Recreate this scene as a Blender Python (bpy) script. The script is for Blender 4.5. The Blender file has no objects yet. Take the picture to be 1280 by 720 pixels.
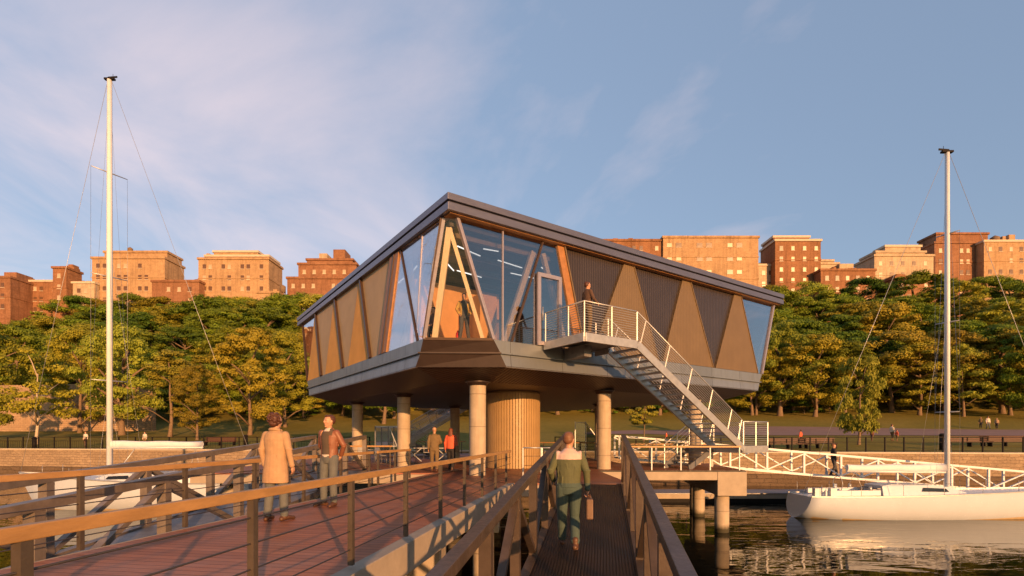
import bpy, math, random
from math import sin, cos, pi, radians, sqrt, atan2
from mathutils import Vector as V, Matrix, Euler, noise

sc = bpy.context.scene
COL = sc.collection
PX = 640.0            # focal length in picture units (1280 wide)
HOR = 546.0
EYE = 1.45
WZ = -2.77            # water level
SUN_AZ, SUN_EL = radians(24), radians(9.5)

# ------------------------------------------------------------------ materials
def nt(m):
    m.use_nodes = True
    n = m.node_tree
    n.nodes.clear()
    return n
def node(t, kind, **kw):
    n = t.nodes.new(kind)
    for k, v in kw.items():
        if k in n.inputs.keys(): n.inputs[k].default_value = v
        else: setattr(n, k, v)
    return n
def mix_rgb(t, fac, a, b, mode='MIX'):
    n = t.nodes.new('ShaderNodeMix'); n.data_type = 'RGBA'; n.blend_type = mode
    for i, v in ((0, fac), (6, a), (7, b)):
        if isinstance(v, (int, float)): n.inputs[i].default_value = v
        elif isinstance(v, (tuple, list)): n.inputs[i].default_value = (*v[:3], 1)
        else: t.links.new(v, n.inputs[i])
    return n.outputs[2]
def math_n(t, op, a, b=0.0, c=0.0, clamp=False):
    n = t.nodes.new('ShaderNodeMath'); n.operation = op; n.use_clamp = clamp
    for i, v in enumerate((a, b, c)):
        if isinstance(v, (int, float)): n.inputs[i].default_value = v
        else: t.links.new(v, n.inputs[i])
    return n.outputs[0]
def coord(t, kind='Object'):
    return t.nodes.new('ShaderNodeTexCoord').outputs[kind]
def noise_n(t, vec, scale, detail=4, rough=.55, dist=0.0):
    n = node(t, 'ShaderNodeTexNoise'); n.inputs['Scale'].default_value = scale
    n.inputs['Detail'].default_value = detail; n.inputs['Roughness'].default_value = rough
    n.inputs['Distortion'].default_value = dist
    t.links.new(vec, n.inputs['Vector'])
    return n.outputs['Fac']
def ramp(t, fac, lo, hi, a=0.0, b=1.0):
    n = t.nodes.new('ShaderNodeMapRange'); n.clamp = True
    t.links.new(fac, n.inputs[0])
    for i, v in enumerate((lo, hi, a, b)): n.inputs[i + 1].default_value = v
    return n.outputs[0]
def mapping(t, vec, scale=(1, 1, 1), rot=(0, 0, 0)):
    n = t.nodes.new('ShaderNodeMapping'); n.inputs['Scale'].default_value = scale
    n.inputs['Rotation'].default_value = rot
    t.links.new(vec, n.inputs['Vector']); return n.outputs[0]
def dotc(t, vec, d):
    n = t.nodes.new('ShaderNodeVectorMath'); n.operation = 'DOT_PRODUCT'
    t.links.new(vec, n.inputs[0]); n.inputs[1].default_value = d
    return n.outputs['Value']
def bump(t, h, strength=.3, dist=.02):
    n = t.nodes.new('ShaderNodeBump'); n.inputs['Strength'].default_value = strength
    n.inputs['Distance'].default_value = dist
    t.links.new(h, n.inputs['Height']); return n.outputs[0]
def pbsdf(t, colour, rough=.6, metal=0.0, normal=None, spec=.5, rough_link=None):
    b = t.nodes.new('ShaderNodeBsdfPrincipled')
    if isinstance(colour, (tuple, list)): b.inputs['Base Color'].default_value = (*colour[:3], 1)
    else: t.links.new(colour, b.inputs['Base Color'])
    b.inputs['Roughness'].default_value = rough
    b.inputs['Metallic'].default_value = metal
    b.inputs['Specular IOR Level'].default_value = spec
    if rough_link: t.links.new(rough_link, b.inputs['Roughness'])
    if normal: t.links.new(normal, b.inputs['Normal'])
    return b
def out(t, sh):
    o = t.nodes.new('ShaderNodeOutputMaterial'); t.links.new(sh, o.inputs['Surface'])
MATS = {}
def simple(name, c, rough=.6, metal=0.0, var=.15, scale=6.0, bmp=.15, spec=.5, stretch=(1, 1, 1)):
    """a colour with worn variation and a little relief"""
    m = bpy.data.materials.new(name); t = nt(m)
    co = mapping(t, coord(t), stretch)
    f = noise_n(t, co, scale, 6, .6)
    f2 = noise_n(t, co, scale * 6, 3, .6)
    dark = tuple(x * (1 - var) for x in c); light = tuple(min(1, x * (1 + var)) for x in c)
    col = mix_rgb(t, ramp(t, f, .3, .7), dark, light)
    col = mix_rgb(t, ramp(t, f2, .3, .75, 0, .35), col, dark)
    r = ramp(t, f2, .2, .8, max(.02, rough - .08), min(1, rough + .1))
    b = pbsdf(t, col, rough, metal, bump(t, f2, bmp, .01) if bmp else None, spec, r)
    out(t, b.outputs[0]); MATS[name] = m; return m
def planks(name, d, width, c1, c2, gap=.06, along=3.0, grey=.25):
    """boards running across direction d (unit xy vector), each with its own tone and grain"""
    m = bpy.data.materials.new(name); t = nt(m)
    co = coord(t)
    s = math_n(t, 'DIVIDE', dotc(t, co, (d[0], d[1], 0)), width)
    idn = math_n(t, 'FLOOR', s); fr = math_n(t, 'FRACT', s)
    wn = t.nodes.new('ShaderNodeTexWhiteNoise'); wn.noise_dimensions = '1D'
    t.links.new(idn, wn.inputs['W'])
    cross = dotc(t, co, (-d[1], d[0], 0))
    comb = t.nodes.new('ShaderNodeCombineXYZ')
    t.links.new(math_n(t, 'MULTIPLY', s, 6.0), comb.inputs[0])
    t.links.new(math_n(t, 'MULTIPLY', cross, 1.3), comb.inputs[1])
    t.links.new(wn.outputs['Value'], comb.inputs[2])
    g = noise_n(t, comb.outputs[0], 3.0, 6, .65)
    col = mix_rgb(t, wn.outputs['Value'], c1, c2)
    col = mix_rgb(t, ramp(t, g, .35, .72, 0, .65), col, tuple(x * .5 for x in c1))
    kn = noise_n(t, co, 5.5, 2, .5)
    col = mix_rgb(t, ramp(t, kn, .68, .76, 0, .6), col, tuple(x * .35 for x in c1))
    big = noise_n(t, co, .8, 4, .6)
    lum = (sum(c1) / 3 + sum(c2) / 3) / 2 * 1.25
    col = mix_rgb(t, ramp(t, big, .45, .75, 0, grey), col, (lum, lum * .92, lum * .88))
    e = math_n(t, 'MINIMUM', fr, math_n(t, 'SUBTRACT', 1.0, fr))
    gapf = ramp(t, e, gap * .4, gap)
    col = mix_rgb(t, gapf, (.012, .01, .008), col)
    h = math_n(t, 'ADD', math_n(t, 'MULTIPLY', gapf, 1.0), math_n(t, 'MULTIPLY', g, .12))
    r = ramp(t, g, .3, .8, .42, .7)
    b = pbsdf(t, col, .5, 0, bump(t, h, .5, .008), .4, r)
    out(t, b.outputs[0]); MATS[name] = m; return m
def ribbed(name, d, pitch, c, rough=.45, metal=0.0, depth=.02, strength=.8, dark=.6, hmesh=0, var=.12, spec=.5):
    """corrugated / slatted sheet, ribs at a pitch along world direction d"""
    m = bpy.data.materials.new(name); t = nt(m)
    co = coord(t)
    s = math_n(t, 'DIVIDE', dotc(t, co, d), pitch)
    w = math_n(t, 'ABSOLUTE', math_n(t, 'SUBTRACT', math_n(t, 'FRACT', s), .5))
    w = ramp(t, w, .08, .32)
    f = noise_n(t, co, 1.2, 4, .6)
    col = mix_rgb(t, ramp(t, f, .3, .7), tuple(x * (1 - var) for x in c), tuple(x * (1 + var) for x in c))
    col = mix_rgb(t, w, tuple(x * dark for x in c), col)
    h = w
    if hmesh:
        s2 = math_n(t, 'FRACT', math_n(t, 'DIVIDE', dotc(t, co, (0, 0, 1)), hmesh))
        w2 = ramp(t, math_n(t, 'ABSOLUTE', math_n(t, 'SUBTRACT', s2, .5)), .1, .3)
        col = mix_rgb(t, w2, tuple(x * dark * .8 for x in c), col)
        h = math_n(t, 'ADD', w, w2)
    b = pbsdf(t, col, rough, metal, bump(t, h, strength, depth), spec)
    out(t, b.outputs[0]); MATS[name] = m; return m
def stone(name, c1, c2, mortar, bw, bh, axis='x', rough=.85, distort=.05):
    m = bpy.data.materials.new(name); t = nt(m)
    co = coord(t)
    sx = t.nodes.new('ShaderNodeSeparateXYZ'); t.links.new(co, sx.inputs[0])
    cb = t.nodes.new('ShaderNodeCombineXYZ')
    nz = noise_n(t, co, 1.6, 4, .6)
    t.links.new(math_n(t, 'ADD', sx.outputs[0], math_n(t, 'MULTIPLY', nz, distort * 3)), cb.inputs[0])
    t.links.new(math_n(t, 'ADD', sx.outputs[2], math_n(t, 'MULTIPLY', nz, distort)), cb.inputs[1])
    br = t.nodes.new('ShaderNodeTexBrick')
    t.links.new(cb.outputs[0], br.inputs['Vector'])
    br.inputs['Color1'].default_value = (*c1, 1); br.inputs['Color2'].default_value = (*c2, 1)
    br.inputs['Mortar'].default_value = (*mortar, 1)
    br.inputs['Scale'].default_value = 1; br.inputs['Brick Width'].default_value = bw
    br.inputs['Row Height'].default_value = bh; br.inputs['Mortar Size'].default_value = .02
    br.inputs['Bias'].default_value = -.1
    n2 = noise_n(t, co, .35, 6, .65); n3 = noise_n(t, co, 9, 4, .6)
    col = mix_rgb(t, ramp(t, n2, .35, .7, 0, .6), br.outputs['Color'], tuple(x * .5 for x in c1))
    col = mix_rgb(t, ramp(t, n3, .35, .7, 0, .4), col, tuple(min(1, x * 1.3) for x in c2))
    h = math_n(t, 'ADD', math_n(t, 'MULTIPLY', br.outputs['Fac'], -1.0), math_n(t, 'MULTIPLY', n3, .6))
    b = pbsdf(t, col, rough, 0, bump(t, h, .7, .05), .25)
    out(t, b.outputs[0]); MATS[name] = m; return m

R3 = (.8213, .5705, 0.0); L3 = (-.572, .820, 0.0)
BD = V((.163, .9866)).normalized()       # bridge direction
simple('concrete', (.37, .31, .24), .8, var=.14, scale=2.0, bmp=.35)
def mat_pile():
    m = bpy.data.materials.new('concrete_pile'); t = nt(m); co = coord(t)
    sx = t.nodes.new('ShaderNodeSeparateXYZ'); t.links.new(co, sx.inputs[0])
    a = noise_n(t, co, 2.2, 6, .65); st = noise_n(t, mapping(t, co, (6, 6, .5)), 1.5, 5, .6)
    z = math_n(t, 'ADD', sx.outputs[2], math_n(t, 'MULTIPLY', a, .35))
    col = mix_rgb(t, ramp(t, a, .3, .7), (.37, .305, .225), (.48, .40, .30))
    col = mix_rgb(t, ramp(t, st, .48, .78, 0, .4), col, (.24, .18, .12))
    fr = math_n(t, 'FRACT', math_n(t, 'DIVIDE', sx.outputs[2], 1.22))
    ring = ramp(t, math_n(t, 'ABSOLUTE', math_n(t, 'SUBTRACT', fr, .5)), .004, .012)
    col = mix_rgb(t, ring, (.17, .14, .11), col)
    tide = ramp(t, z, -2.45, -2.2)
    col = mix_rgb(t, tide, (.055, .05, .03), col)
    h = math_n(t, 'ADD', a, ring)
    b = pbsdf(t, col, .75, 0, bump(t, h, .4, .01), .35); out(t, b.outputs[0]); MATS['concrete_pile'] = m
mat_pile()
def jointed(name, d, pitch, c, rough, metal):
    m = bpy.data.materials.new(name); t = nt(m); co = coord(t)
    fr = math_n(t, 'FRACT', math_n(t, 'DIVIDE', dotc(t, co, d), pitch))
    e = ramp(t, math_n(t, 'MINIMUM', fr, math_n(t, 'SUBTRACT', 1.0, fr)), .002, .007)
    wn = t.nodes.new('ShaderNodeTexWhiteNoise'); wn.noise_dimensions = '1D'
    t.links.new(math_n(t, 'FLOOR', math_n(t, 'DIVIDE', dotc(t, co, d), pitch)), wn.inputs['W'])
    st = noise_n(t, mapping(t, co, (3, 3, .6)), 1.2, 6, .65); n = noise_n(t, co, .5, 3, .5)
    col = mix_rgb(t, wn.outputs['Value'], tuple(x * .88 for x in c), tuple(x * 1.10 for x in c))
    col = mix_rgb(t, ramp(t, st, .45, .8, 0, .45), col, tuple(x * .6 for x in c))
    col = mix_rgb(t, e, tuple(x * .2 for x in c), col)
    h = math_n(t, 'ADD', e, math_n(t, 'MULTIPLY', n, 1.5))
    b = pbsdf(t, col, rough, metal, bump(t, h, .25, .012), .5, ramp(t, st, .2, .8, rough - .08, rough + .14)); out(t, b.outputs[0]); MATS[name] = m
simple('concrete_wet', (.20, .17, .13), .5, var=.25, scale=2.5, bmp=.35)
planks('bridge_deck', (BD.x, BD.y), .145, (.52, .185, .088), (.37, .125, .058), gap=.05, grey=.3)
planks('pier_deck', (0.0, 1.0), .15, (.40, .15, .085), (.27, .095, .055), gap=.07, grey=.3)
simple('handrail_wood', (.40, .225, .085), .45, var=.2, scale=2.2, bmp=.2, stretch=(6, 1, 6))
simple('post_steel', (.105, .082, .062), .5, .35, var=.25, scale=5, bmp=.2)
simple('truss_steel', (.105, .076, .058), .34, .3, var=.28, scale=3.5, bmp=.25)
simple('truss_light', (.20, .165, .14), .42, .2, var=.28, scale=3.5, bmp=.25)
simple('cable_steel', (.10, .085, .08), .4, .7, var=.1, bmp=0)
simple('galvanised', (.47, .48, .49), .42, .55, var=.14, scale=5, bmp=.12)
simple('galvanised_dark', (.22, .22, .23), .5, .5, var=.2, scale=5, bmp=.12)
simple('white_paint', (.70, .73, .76), .4, var=.05, scale=3, bmp=.05)
simple('white_gelcoat', (.52, .585, .68), .22, var=.04, scale=1.0, bmp=.02)
simple('hull_antifoul', (.55, .42, .25), .5, var=.15, scale=2)
simple('sailcloth', (.68, .72, .78), .7, var=.06, scale=2, bmp=.25)
simple('dark_glass', (.015, .018, .022), .08, var=.1, bmp=0)
simple('teak', (.35, .22, .12), .6, var=.2, scale=5)
simple('black_iron', (.012, .010, .010), .7, .0, var=.1, bmp=.05, spec=.2)
simple('bench_wood', (.085, .032, .022), .6, var=.2, scale=6)
simple('fascia_metal', (.33, .355, .375), .38, .55, var=.12, scale=1.3, bmp=.04, stretch=(1, 1, 5))
simple('fascia_brown', (.045, .031, .028), .45, .35, var=.2, scale=1.5, bmp=.06)
simple('roof_metal', (.165, .17, .225), .36, .6, var=.10, scale=1.0, bmp=.03, stretch=(1, 1, 5))
simple('roof_edge', (.10, .10, .13), .34, .6, var=.10, scale=1.0, bmp=.03)
simple('roof_membrane', (.25, .25, .26), .8)
simple('eave_wood', (.32, .15, .055), .5, var=.2, scale=4, stretch=(1, 1, 1))
simple('mullion_dark', (.075, .045, .032), .4, .4, var=.15, bmp=.05)
simple('mullion_grey', (.42, .38, .42), .35, .6, var=.1, bmp=.04)
simple('timber_post', (.60, .49, .34), .45, var=.12, scale=3, stretch=(5, 5, 1), bmp=.1)
simple('interior_floor', (.30, .20, .13), .4)
simple('interior_ceiling', (.07, .055, .05), .8)
simple('interior_wall', (.20, .15, .12), .8)
simple('interior_ply', (.72, .40, .17), .55, var=.12, scale=1.5)
simple('shirt_red', (.55, .04, .03), .5)
jointed('fascia_right', R3, 2.4, (.24, .27, .30), .36, .55); jointed('fascia_left', L3, 2.4, (.24, .27, .30), .36, .55)
ribbed('gold_right_shaded', R3, .11, (.165, .115, .062), .5, .1, .012, .35, .8)  # same gold panels as the left side, shade painted in as a darker tone
ribbed('gold_left_lit', L3, .12, (.78, .40, .10), .6, .0, .012, .35, .75, spec=.12)  # sunlit copy of the gold panels, brightness put into the colour
ribbed('gold_left_pale', L3, .06, (.50, .345, .17), .55, .0, .006, .2, .88, spec=.3)  # left screens painted pale as if sunlit; the right ones stay dark
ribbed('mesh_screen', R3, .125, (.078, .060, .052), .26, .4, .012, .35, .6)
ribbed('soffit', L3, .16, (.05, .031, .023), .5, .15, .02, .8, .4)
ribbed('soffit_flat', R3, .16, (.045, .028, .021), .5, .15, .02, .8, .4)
ribbed('grating', (cos(radians(10)), -sin(radians(10)), 0), .042, (.036, .021, .014), .42, .4, .02, .8, .2, 0)
simple('core_cladding', (.36, .235, .105), .5, var=.1, scale=1.5)
simple('core_back', (.20, .13, .06), .7)
stone('seawall_stone', (.27, .20, .135), (.40, .30, .20), (.19, .14, .10), .62, .27, distort=.22)
stone('seawall_wet', (.12, .085, .055), (.17, .12, .08), (.06, .045, .03), 1.1, .35, distort=.2)
stone('terrace_stone', (.36, .24, .15), (.48, .34, .21), (.18, .12, .08), 1.0, .35)
simple('coping', (.55, .47, .37), .8, var=.1, scale=1)
simple('path_asphalt', (.23, .145, .125), .85, var=.15, scale=.6)
simple('bark', (.20, .135, .085), .9, var=.3, scale=7, bmp=.5)
simple('bark_pale', (.50, .40, .29), .85, var=.3, scale=5, bmp=.4)

def mat_ground():
    m = bpy.data.materials.new('ground_grass'); t = nt(m)
    co = coord(t)
    a = noise_n(t, co, .12, 6, .6); b_ = noise_n(t, co, 1.6, 6, .7); c = noise_n(t, co, 14, 3, .6)
    col = mix_rgb(t, ramp(t, a, .35, .65), (.20, .175, .036), (.27, .215, .052))
    col = mix_rgb(t, ramp(t, b_, .35, .75, 0, .5), col, (.10, .085, .022))
    col = mix_rgb(t, ramp(t, c, .4, .7, 0, .4), col, (.22, .18, .05))
    b = pbsdf(t, col, .95, 0, bump(t, c, .8, .08), .1); out(t, b.outputs[0]); MATS['ground'] = m
mat_ground()
def mat_water():
    m = bpy.data.materials.new('water'); t = nt(m)
    co = coord(t)
    w1 = noise_n(t, mapping(t, co, (.28, .85, 1)), .70, 2, .42, 1.2)
    w2 = noise_n(t, mapping(t, co, (.7, 2.2, 1), (0, 0, .15)), 1.8, 2, .5, .3)
    calm = noise_n(t, co, .10, 3, .5)
    amp = ramp(t, calm, .42, .60, .35, 1.5)
    h = math_n(t, 'MULTIPLY', math_n(t, 'ADD', w1, math_n(t, 'MULTIPLY', w2, .16)), amp)
    b = pbsdf(t, (.005, .006, .004), .02, 0, bump(t, h, .6, .075), .5)
    b.inputs['IOR'].default_value = 1.34
    out(t, b.outputs[0]); MATS['water'] = m
mat_water()
def mat_glass(name, refl_lo=.10, refl_hi=1.0, tint=(.80, .86, .90), blend=.45):
    m = bpy.data.materials.new(name); t = nt(m)
    lw = t.nodes.new('ShaderNodeLayerWeight'); lw.inputs['Blend'].default_value = blend
    fac = ramp(t, lw.outputs['Facing'], 0.0, 1.0, refl_lo, refl_hi)
    tr = node(t, 'ShaderNodeBsdfTransparent'); tr.inputs['Color'].default_value = (*tint, 1)
    gl = node(t, 'ShaderNodeBsdfGlossy'); gl.inputs['Roughness'].default_value = .015
    gl.inputs['Color'].default_value = (.92, .95, 1, 1)
    nz = noise_n(t, coord(t), .7, 2, .5)
    t.links.new(bump(t, nz, .12, .04), gl.inputs['Normal'])
    mx = t.nodes.new('ShaderNodeMixShader'); t.links.new(fac, mx.inputs[0])
    t.links.new(tr.outputs[0], mx.inputs[1]); t.links.new(gl.outputs[0], mx.inputs[2])
    out(t, mx.outputs[0]); MATS[name] = m
mat_glass('glass', .09, .85, (.80, .79, .79), blend=.38)
mat_glass('glass_clear', .02, .5, (.98, .98, .97), blend=.3)
mat_glass('guard_glass', .03, .4, (.6, .62, .62))
def mat_leaf(name, c1, c2):
    m = bpy.data.materials.new(name); t = nt(m)
    oi = t.nodes.new('ShaderNodeObjectInfo')
    a = noise_n(t, coord(t), .55, 4, .65); b_ = noise_n(t, coord(t), 4.5, 2, .6)
    col = mix_rgb(t, ramp(t, a, .35, .65), c1, c2)
    col = mix_rgb(t, ramp(t, b_, .4, .7, 0, .5), col, tuple(x * 1.45 for x in c2))
    hsv = t.nodes.new('ShaderNodeHueSaturation'); t.links.new(col, hsv.inputs['Color'])
    t.links.new(ramp(t, oi.outputs['Random'], 0, 1, .478, .522), hsv.inputs['Hue'])
    t.links.new(ramp(t, math_n(t, 'FRACT', math_n(t, 'MULTIPLY', oi.outputs['Random'], 7.3)), 0, 1, .72, 1.22), hsv.inputs['Value'])
    b = pbsdf(t, hsv.outputs[0], .65, 0, None, .2)
    tl = node(t, 'ShaderNodeBsdfTranslucent'); t.links.new(hsv.outputs[0], tl.inputs['Color'])
    mx = t.nodes.new('ShaderNodeMixShader'); mx.inputs[0].default_value = .25
    t.links.new(b.outputs[0], mx.inputs[1]); t.links.new(tl.outputs[0], mx.inputs[2])
    out(t, mx.outputs[0]); MATS[name] = m
mat_leaf('leaf_olive', (.20, .20, .020), (.33, .29, .030))
mat_leaf('leaf_green', (.12, .19, .014), (.21, .26, .024))
mat_leaf('leaf_dark', (.07, .135, .012), (.13, .19, .020))
mat_leaf('leaf_gold', (.27, .25, .022), (.36, .325, .034))
mat_leaf('leaf_sage', (.22, .25, .028), (.32, .32, .040))
def mat_emit(name, c, s):
    m = bpy.data.materials.new(name); t = nt(m)
    e = node(t, 'ShaderNodeEmission'); e.inputs['Color'].default_value = (*c, 1); e.inputs['Strength'].default_value = s
    out(t, e.outputs[0]); MATS[name] = m
mat_emit('lamp_white', (1, .95, .88), 1.1)
def facade(name, c1, c2):
    """old masonry: storey bands, patches of lighter and darker brick"""
    m = bpy.data.materials.new(name); t = nt(m)
    co = coord(t)
    a = noise_n(t, co, .11, 5, .65); b_ = noise_n(t, mapping(t, co, (1, 1, 2.5)), .5, 5, .7); c = noise_n(t, co, 2.5, 3, .6)
    col = mix_rgb(t, ramp(t, a, .35, .65), c1, c2)
    col = mix_rgb(t, ramp(t, b_, .4, .7, 0, .55), col, tuple(x * .55 for x in c1))
    col = mix_rgb(t, ramp(t, c, .4, .7, 0, .4), col, tuple(min(1, x * 1.3) for x in c2))
    st = noise_n(t, mapping(t, co, (.9, .9, .09)), 1.0, 5, .65)
    col = mix_rgb(t, ramp(t, st, .48, .72, 0, .6), col, tuple(x * .42 for x in c1))
    b = pbsdf(t, col, .9, 0, bump(t, c, .5, .2), .2); out(t, b.outputs[0]); MATS[name] = m
facade('brick_red', (.22, .105, .06), (.32, .17, .10))
facade('brick_brown', (.22, .11, .06), (.34, .17, .09))
facade('brick_tan', (.38, .245, .14), (.47, .32, .19))
facade('stone_cream', (.44, .34, .24), (.52, .42, .30))
simple('window_dark', (.14, .08, .05), .25, var=.3, scale=.3, bmp=0)
simple('window_pale', (.50, .40, .29), .35, var=.2, scale=.3, bmp=0)
# clothes and skin
for nm, c, r in (('skin', (.50, .27, .17), .5), ('coat_tan', (.42, .27, .155), .85), ('jeans_blue', (.115, .125, .125), .85),
                 ('jeans_dark', (.085, .10, .105), .85), ('leather_brown', (.22, .085, .045), .5), ('sweater_grey', (.095, .07, .05), .9),
                 ('shirt_white', (.62, .54, .46), .8), ('boots_brown', (.10, .045, .022), .5), ('hair_brown', (.075, .026, .014), .6),
                 ('hair_sandy', (.17, .075, .035), .6), ('hair_auburn', (.16, .045, .02), .6), ('jacket_green', (.095, .105, .05), .8),
                 ('yoke_pale', (.60, .43, .38), .85), ('trousers_teal', (.06, .095, .085), .85), ('case_brown', (.17, .10, .065), .55),
                 ('khaki', (.17, .115, .055), .85), ('top_orange', (.62, .11, .05), .7), ('black_cloth', (.02, .018, .02), .8),
                 ('plaid_dark', (.09, .05, .035), .85), ('dungaree', (.06, .06, .065), .8), ('top_yellow', (.45, .30, .08), .8), ('lips', (.38, .12, .09), .5)):
    simple(nm, c, r, var=.14, scale=9, bmp=.25 if nm not in ('skin', 'lips') else .03)
# the mortar-coloured cardigan of the plaid shirt
# ------------------------------------------------------------------ mesh helpers
def tag(o, label=None, cat=None, group=None, kind=None):
    if label: o['label'] = label
    if cat: o['category'] = cat
    if group: o['group'] = group
    if kind: o['kind'] = kind
    return o
def world_loc(o):
    l = V((0, 0, 0))
    while o: l = l + o.location; o = o.parent
    return l
class MB:
    def __init__(s): s.v = []; s.f = []; s.mi = []; s.cur = 0; s.smooth = []
    def add(s, vs, fs, sm=False):
        n = len(s.v); s.v.extend([V(p) for p in vs])
        for f in fs: s.f.append([i + n for i in f]); s.mi.append(s.cur); s.smooth.append(sm)
    def bar(s, p, q, w, h, up=(0, 0, 1), p2=None):
        """box beam from p to q, w across, h along 'up'"""
        p, q = V(p), V(q); d = (q - p).normalized(); up = V(up)
        if abs(d.dot(up)) > .98: up = V((0, 1, 0)) if abs(d.y) < .9 else V((1, 0, 0))
        x = d.cross(up).normalized() * w / 2; z = x.cross(d).normalized() * h / 2
        vs = [p - x - z, p + x - z, p + x + z, p - x + z, q - x - z, q + x - z, q + x + z, q - x + z]
        s.add(vs, [(0, 1, 2, 3), (7, 6, 5, 4), (0, 4, 5, 1), (1, 5, 6, 2), (2, 6, 7, 3), (3, 7, 4, 0)])
    def box(s, c, d, rz=0.0):
        c = V(c); hx, hy, hz = d[0] / 2, d[1] / 2, d[2] / 2; m = Matrix.Rotation(rz, 3, 'Z')
        vs = [c + m @ V((a * hx, b * hy, e * hz)) for e in (-1, 1) for (a, b) in ((-1, -1), (1, -1), (1, 1), (-1, 1))]
        s.add(vs, [(3, 2, 1, 0), (4, 5, 6, 7), (0, 1, 5, 4), (1, 2, 6, 5), (2, 3, 7, 6), (3, 0, 4, 7)])
    def tube(s, pts, r, n=8, cap=True, sm=True):
        pts = [V(p) for p in pts]
        rs = r if isinstance(r, (list, tuple)) else [r] * len(pts)
        base = len(s.v); ref = None
        for i, p in enumerate(pts):
            d = (pts[min(i + 1, len(pts) - 1)] - pts[max(i - 1, 0)])
            d = d.normalized() if d.length > 1e-9 else V((0, 0, 1))
            if ref is None: ref = V((1, 0, 0)) if abs(d.x) < .8 else V((0, 1, 0))
            x = (ref - d * ref.dot(d)).normalized(); ref = x; y = d.cross(x)
            rr = rs[i]; rx, ry = rr if isinstance(rr, (tuple, list)) else (rr, rr)
            for k in range(n):
                a = 2 * pi * k / n; s.v.append(p + x * cos(a) * rx + y * sin(a) * ry)
        for i in range(len(pts) - 1):
            for k in range(n):
                a = base + i * n + k; b = base + i * n + (k + 1) % n
                s.f.append([a, b, b + n, a + n]); s.mi.append(s.cur); s.smooth.append(sm)
        if cap:
            s.f.append([base + k for k in range(n)][::-1]); s.mi.append(s.cur); s.smooth.append(False)
            e = base + (len(pts) - 1) * n
            s.f.append([e + k for k in range(n)]); s.mi.append(s.cur); s.smooth.append(False)
    def loft(s, secs, n=16, sm=True, cap=True, tilt=None):
        """horizontal ellipses: (x, y, z, rx, ry)"""
        base = len(s.v)
        for (x, y, z, rx, ry) in secs:
            for k in range(n):
                a = 2 * pi * k / n; s.v.append(V((x + cos(a) * rx, y + sin(a) * ry, z)))
        for i in range(len(secs) - 1):
            for k in range(n):
                a = base + i * n + k; b = base + i * n + (k + 1) % n
                s.f.append([a, b, b + n, a + n]); s.mi.append(s.cur); s.smooth.append(sm)
        if cap:
            s.f.append([base + k for k in range(n)][::-1]); s.mi.append(s.cur); s.smooth.append(sm)
            e = base + (len(secs) - 1) * n
            s.f.append([e + k for k in range(n)]); s.mi.append(s.cur); s.smooth.append(sm)
    def ball(s, c, r, n=10, m=7, rot=None):
        c = V(c); rx, ry, rz = r if isinstance(r, (tuple, list)) else (r, r, r)
        base = len(s.v); rm = rot or Matrix.Identity(3)
        for j in range(1, m):
            th = pi * j / m
            for k in range(n):
                a = 2 * pi * k / n
                s.v.append(c + rm @ V((rx * sin(th) * cos(a), ry * sin(th) * sin(a), rz * cos(th))))
        s.v.append(c + rm @ V((0, 0, rz))); s.v.append(c + rm @ V((0, 0, -rz)))
        T = base + (m - 1) * n; B = T + 1
        for j in range(m - 2):
            for k in range(n):
                a = base + j * n + k; b = base + j * n + (k + 1) % n
                s.f.append([a, a + n, b + n, b]); s.mi.append(s.cur); s.smooth.append(True)
        for k in range(n):
            s.f.append([T, base + k, base + (k + 1) % n]); s.mi.append(s.cur); s.smooth.append(True)
            e = base + (m - 2) * n
            s.f.append([B, e + (k + 1) % n, e + k]); s.mi.append(s.cur); s.smooth.append(True)
    def slab(s, pts, th):
        """planar polygon in space given thickness th to its back"""
        pts = [V(p) for p in pts]; nrm = V((0, 0, 0))
        for i in range(len(pts)):
            nrm += pts[i].cross(pts[(i + 1) % len(pts)])
        nrm.normalize(); n = len(pts); b = [p - nrm * th for p in pts]
        s.add(pts + b, [tuple(range(n)), tuple(range(2 * n - 1, n - 1, -1))] +
              [(i, i + n, (i + 1) % n + n, (i + 1) % n) for i in range(n)])
    def prism(s, poly, z0, z1):
        n = len(poly)
        area = sum(poly[i][0] * poly[(i + 1) % n][1] - poly[(i + 1) % n][0] * poly[i][1] for i in range(n))
        if area < 0: poly = poly[::-1]
        vs = [(x, y, z0) for x, y in poly] + [(x, y, z1) for x, y in poly]
        s.add(vs, [tuple(range(n - 1, -1, -1)), tuple(range(n, 2 * n))] +
              [(i, (i + 1) % n, (i + 1) % n + n, i + n) for i in range(n)])
    def build(s, name, mats, parent=None, loc=None, bevel=0.0):
        me = bpy.data.meshes.new(name)
        off = world_loc(parent) if parent else V((0, 0, 0))
        if loc is not None: off = off + (V(loc) - off)
        me.from_pydata([tuple(p - off) for p in s.v], [], s.f)
        if not isinstance(mats, (list, tuple)): mats = [mats]
        for m in mats: me.materials.append(MATS[m] if isinstance(m, str) else m)
        if len(s.mi) == len(me.polygons):
            me.polygons.foreach_set('material_index', s.mi)
            me.polygons.foreach_set('use_smooth', s.smooth)
        me.validate(); me.update()
        o = bpy.data.objects.new(name, me); COL.objects.link(o)
        if parent: o.parent = parent
        if loc is not None: o.location = V(loc) - (world_loc(parent) if parent else V((0, 0, 0)))
        if bevel:
            b = o.modifiers.new('edge', 'BEVEL'); b.width = bevel; b.segments = 2; b.limit_method = 'ANGLE'; b.angle_limit = radians(40)
        return o
def empty(name, loc=(0, 0, 0), label=None, cat=None, group=None):
    o = bpy.data.objects.new(name, None); COL.objects.link(o); o.location = loc
    o.empty_display_size = .2
    tag(o, label, cat, group); return o
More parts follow.
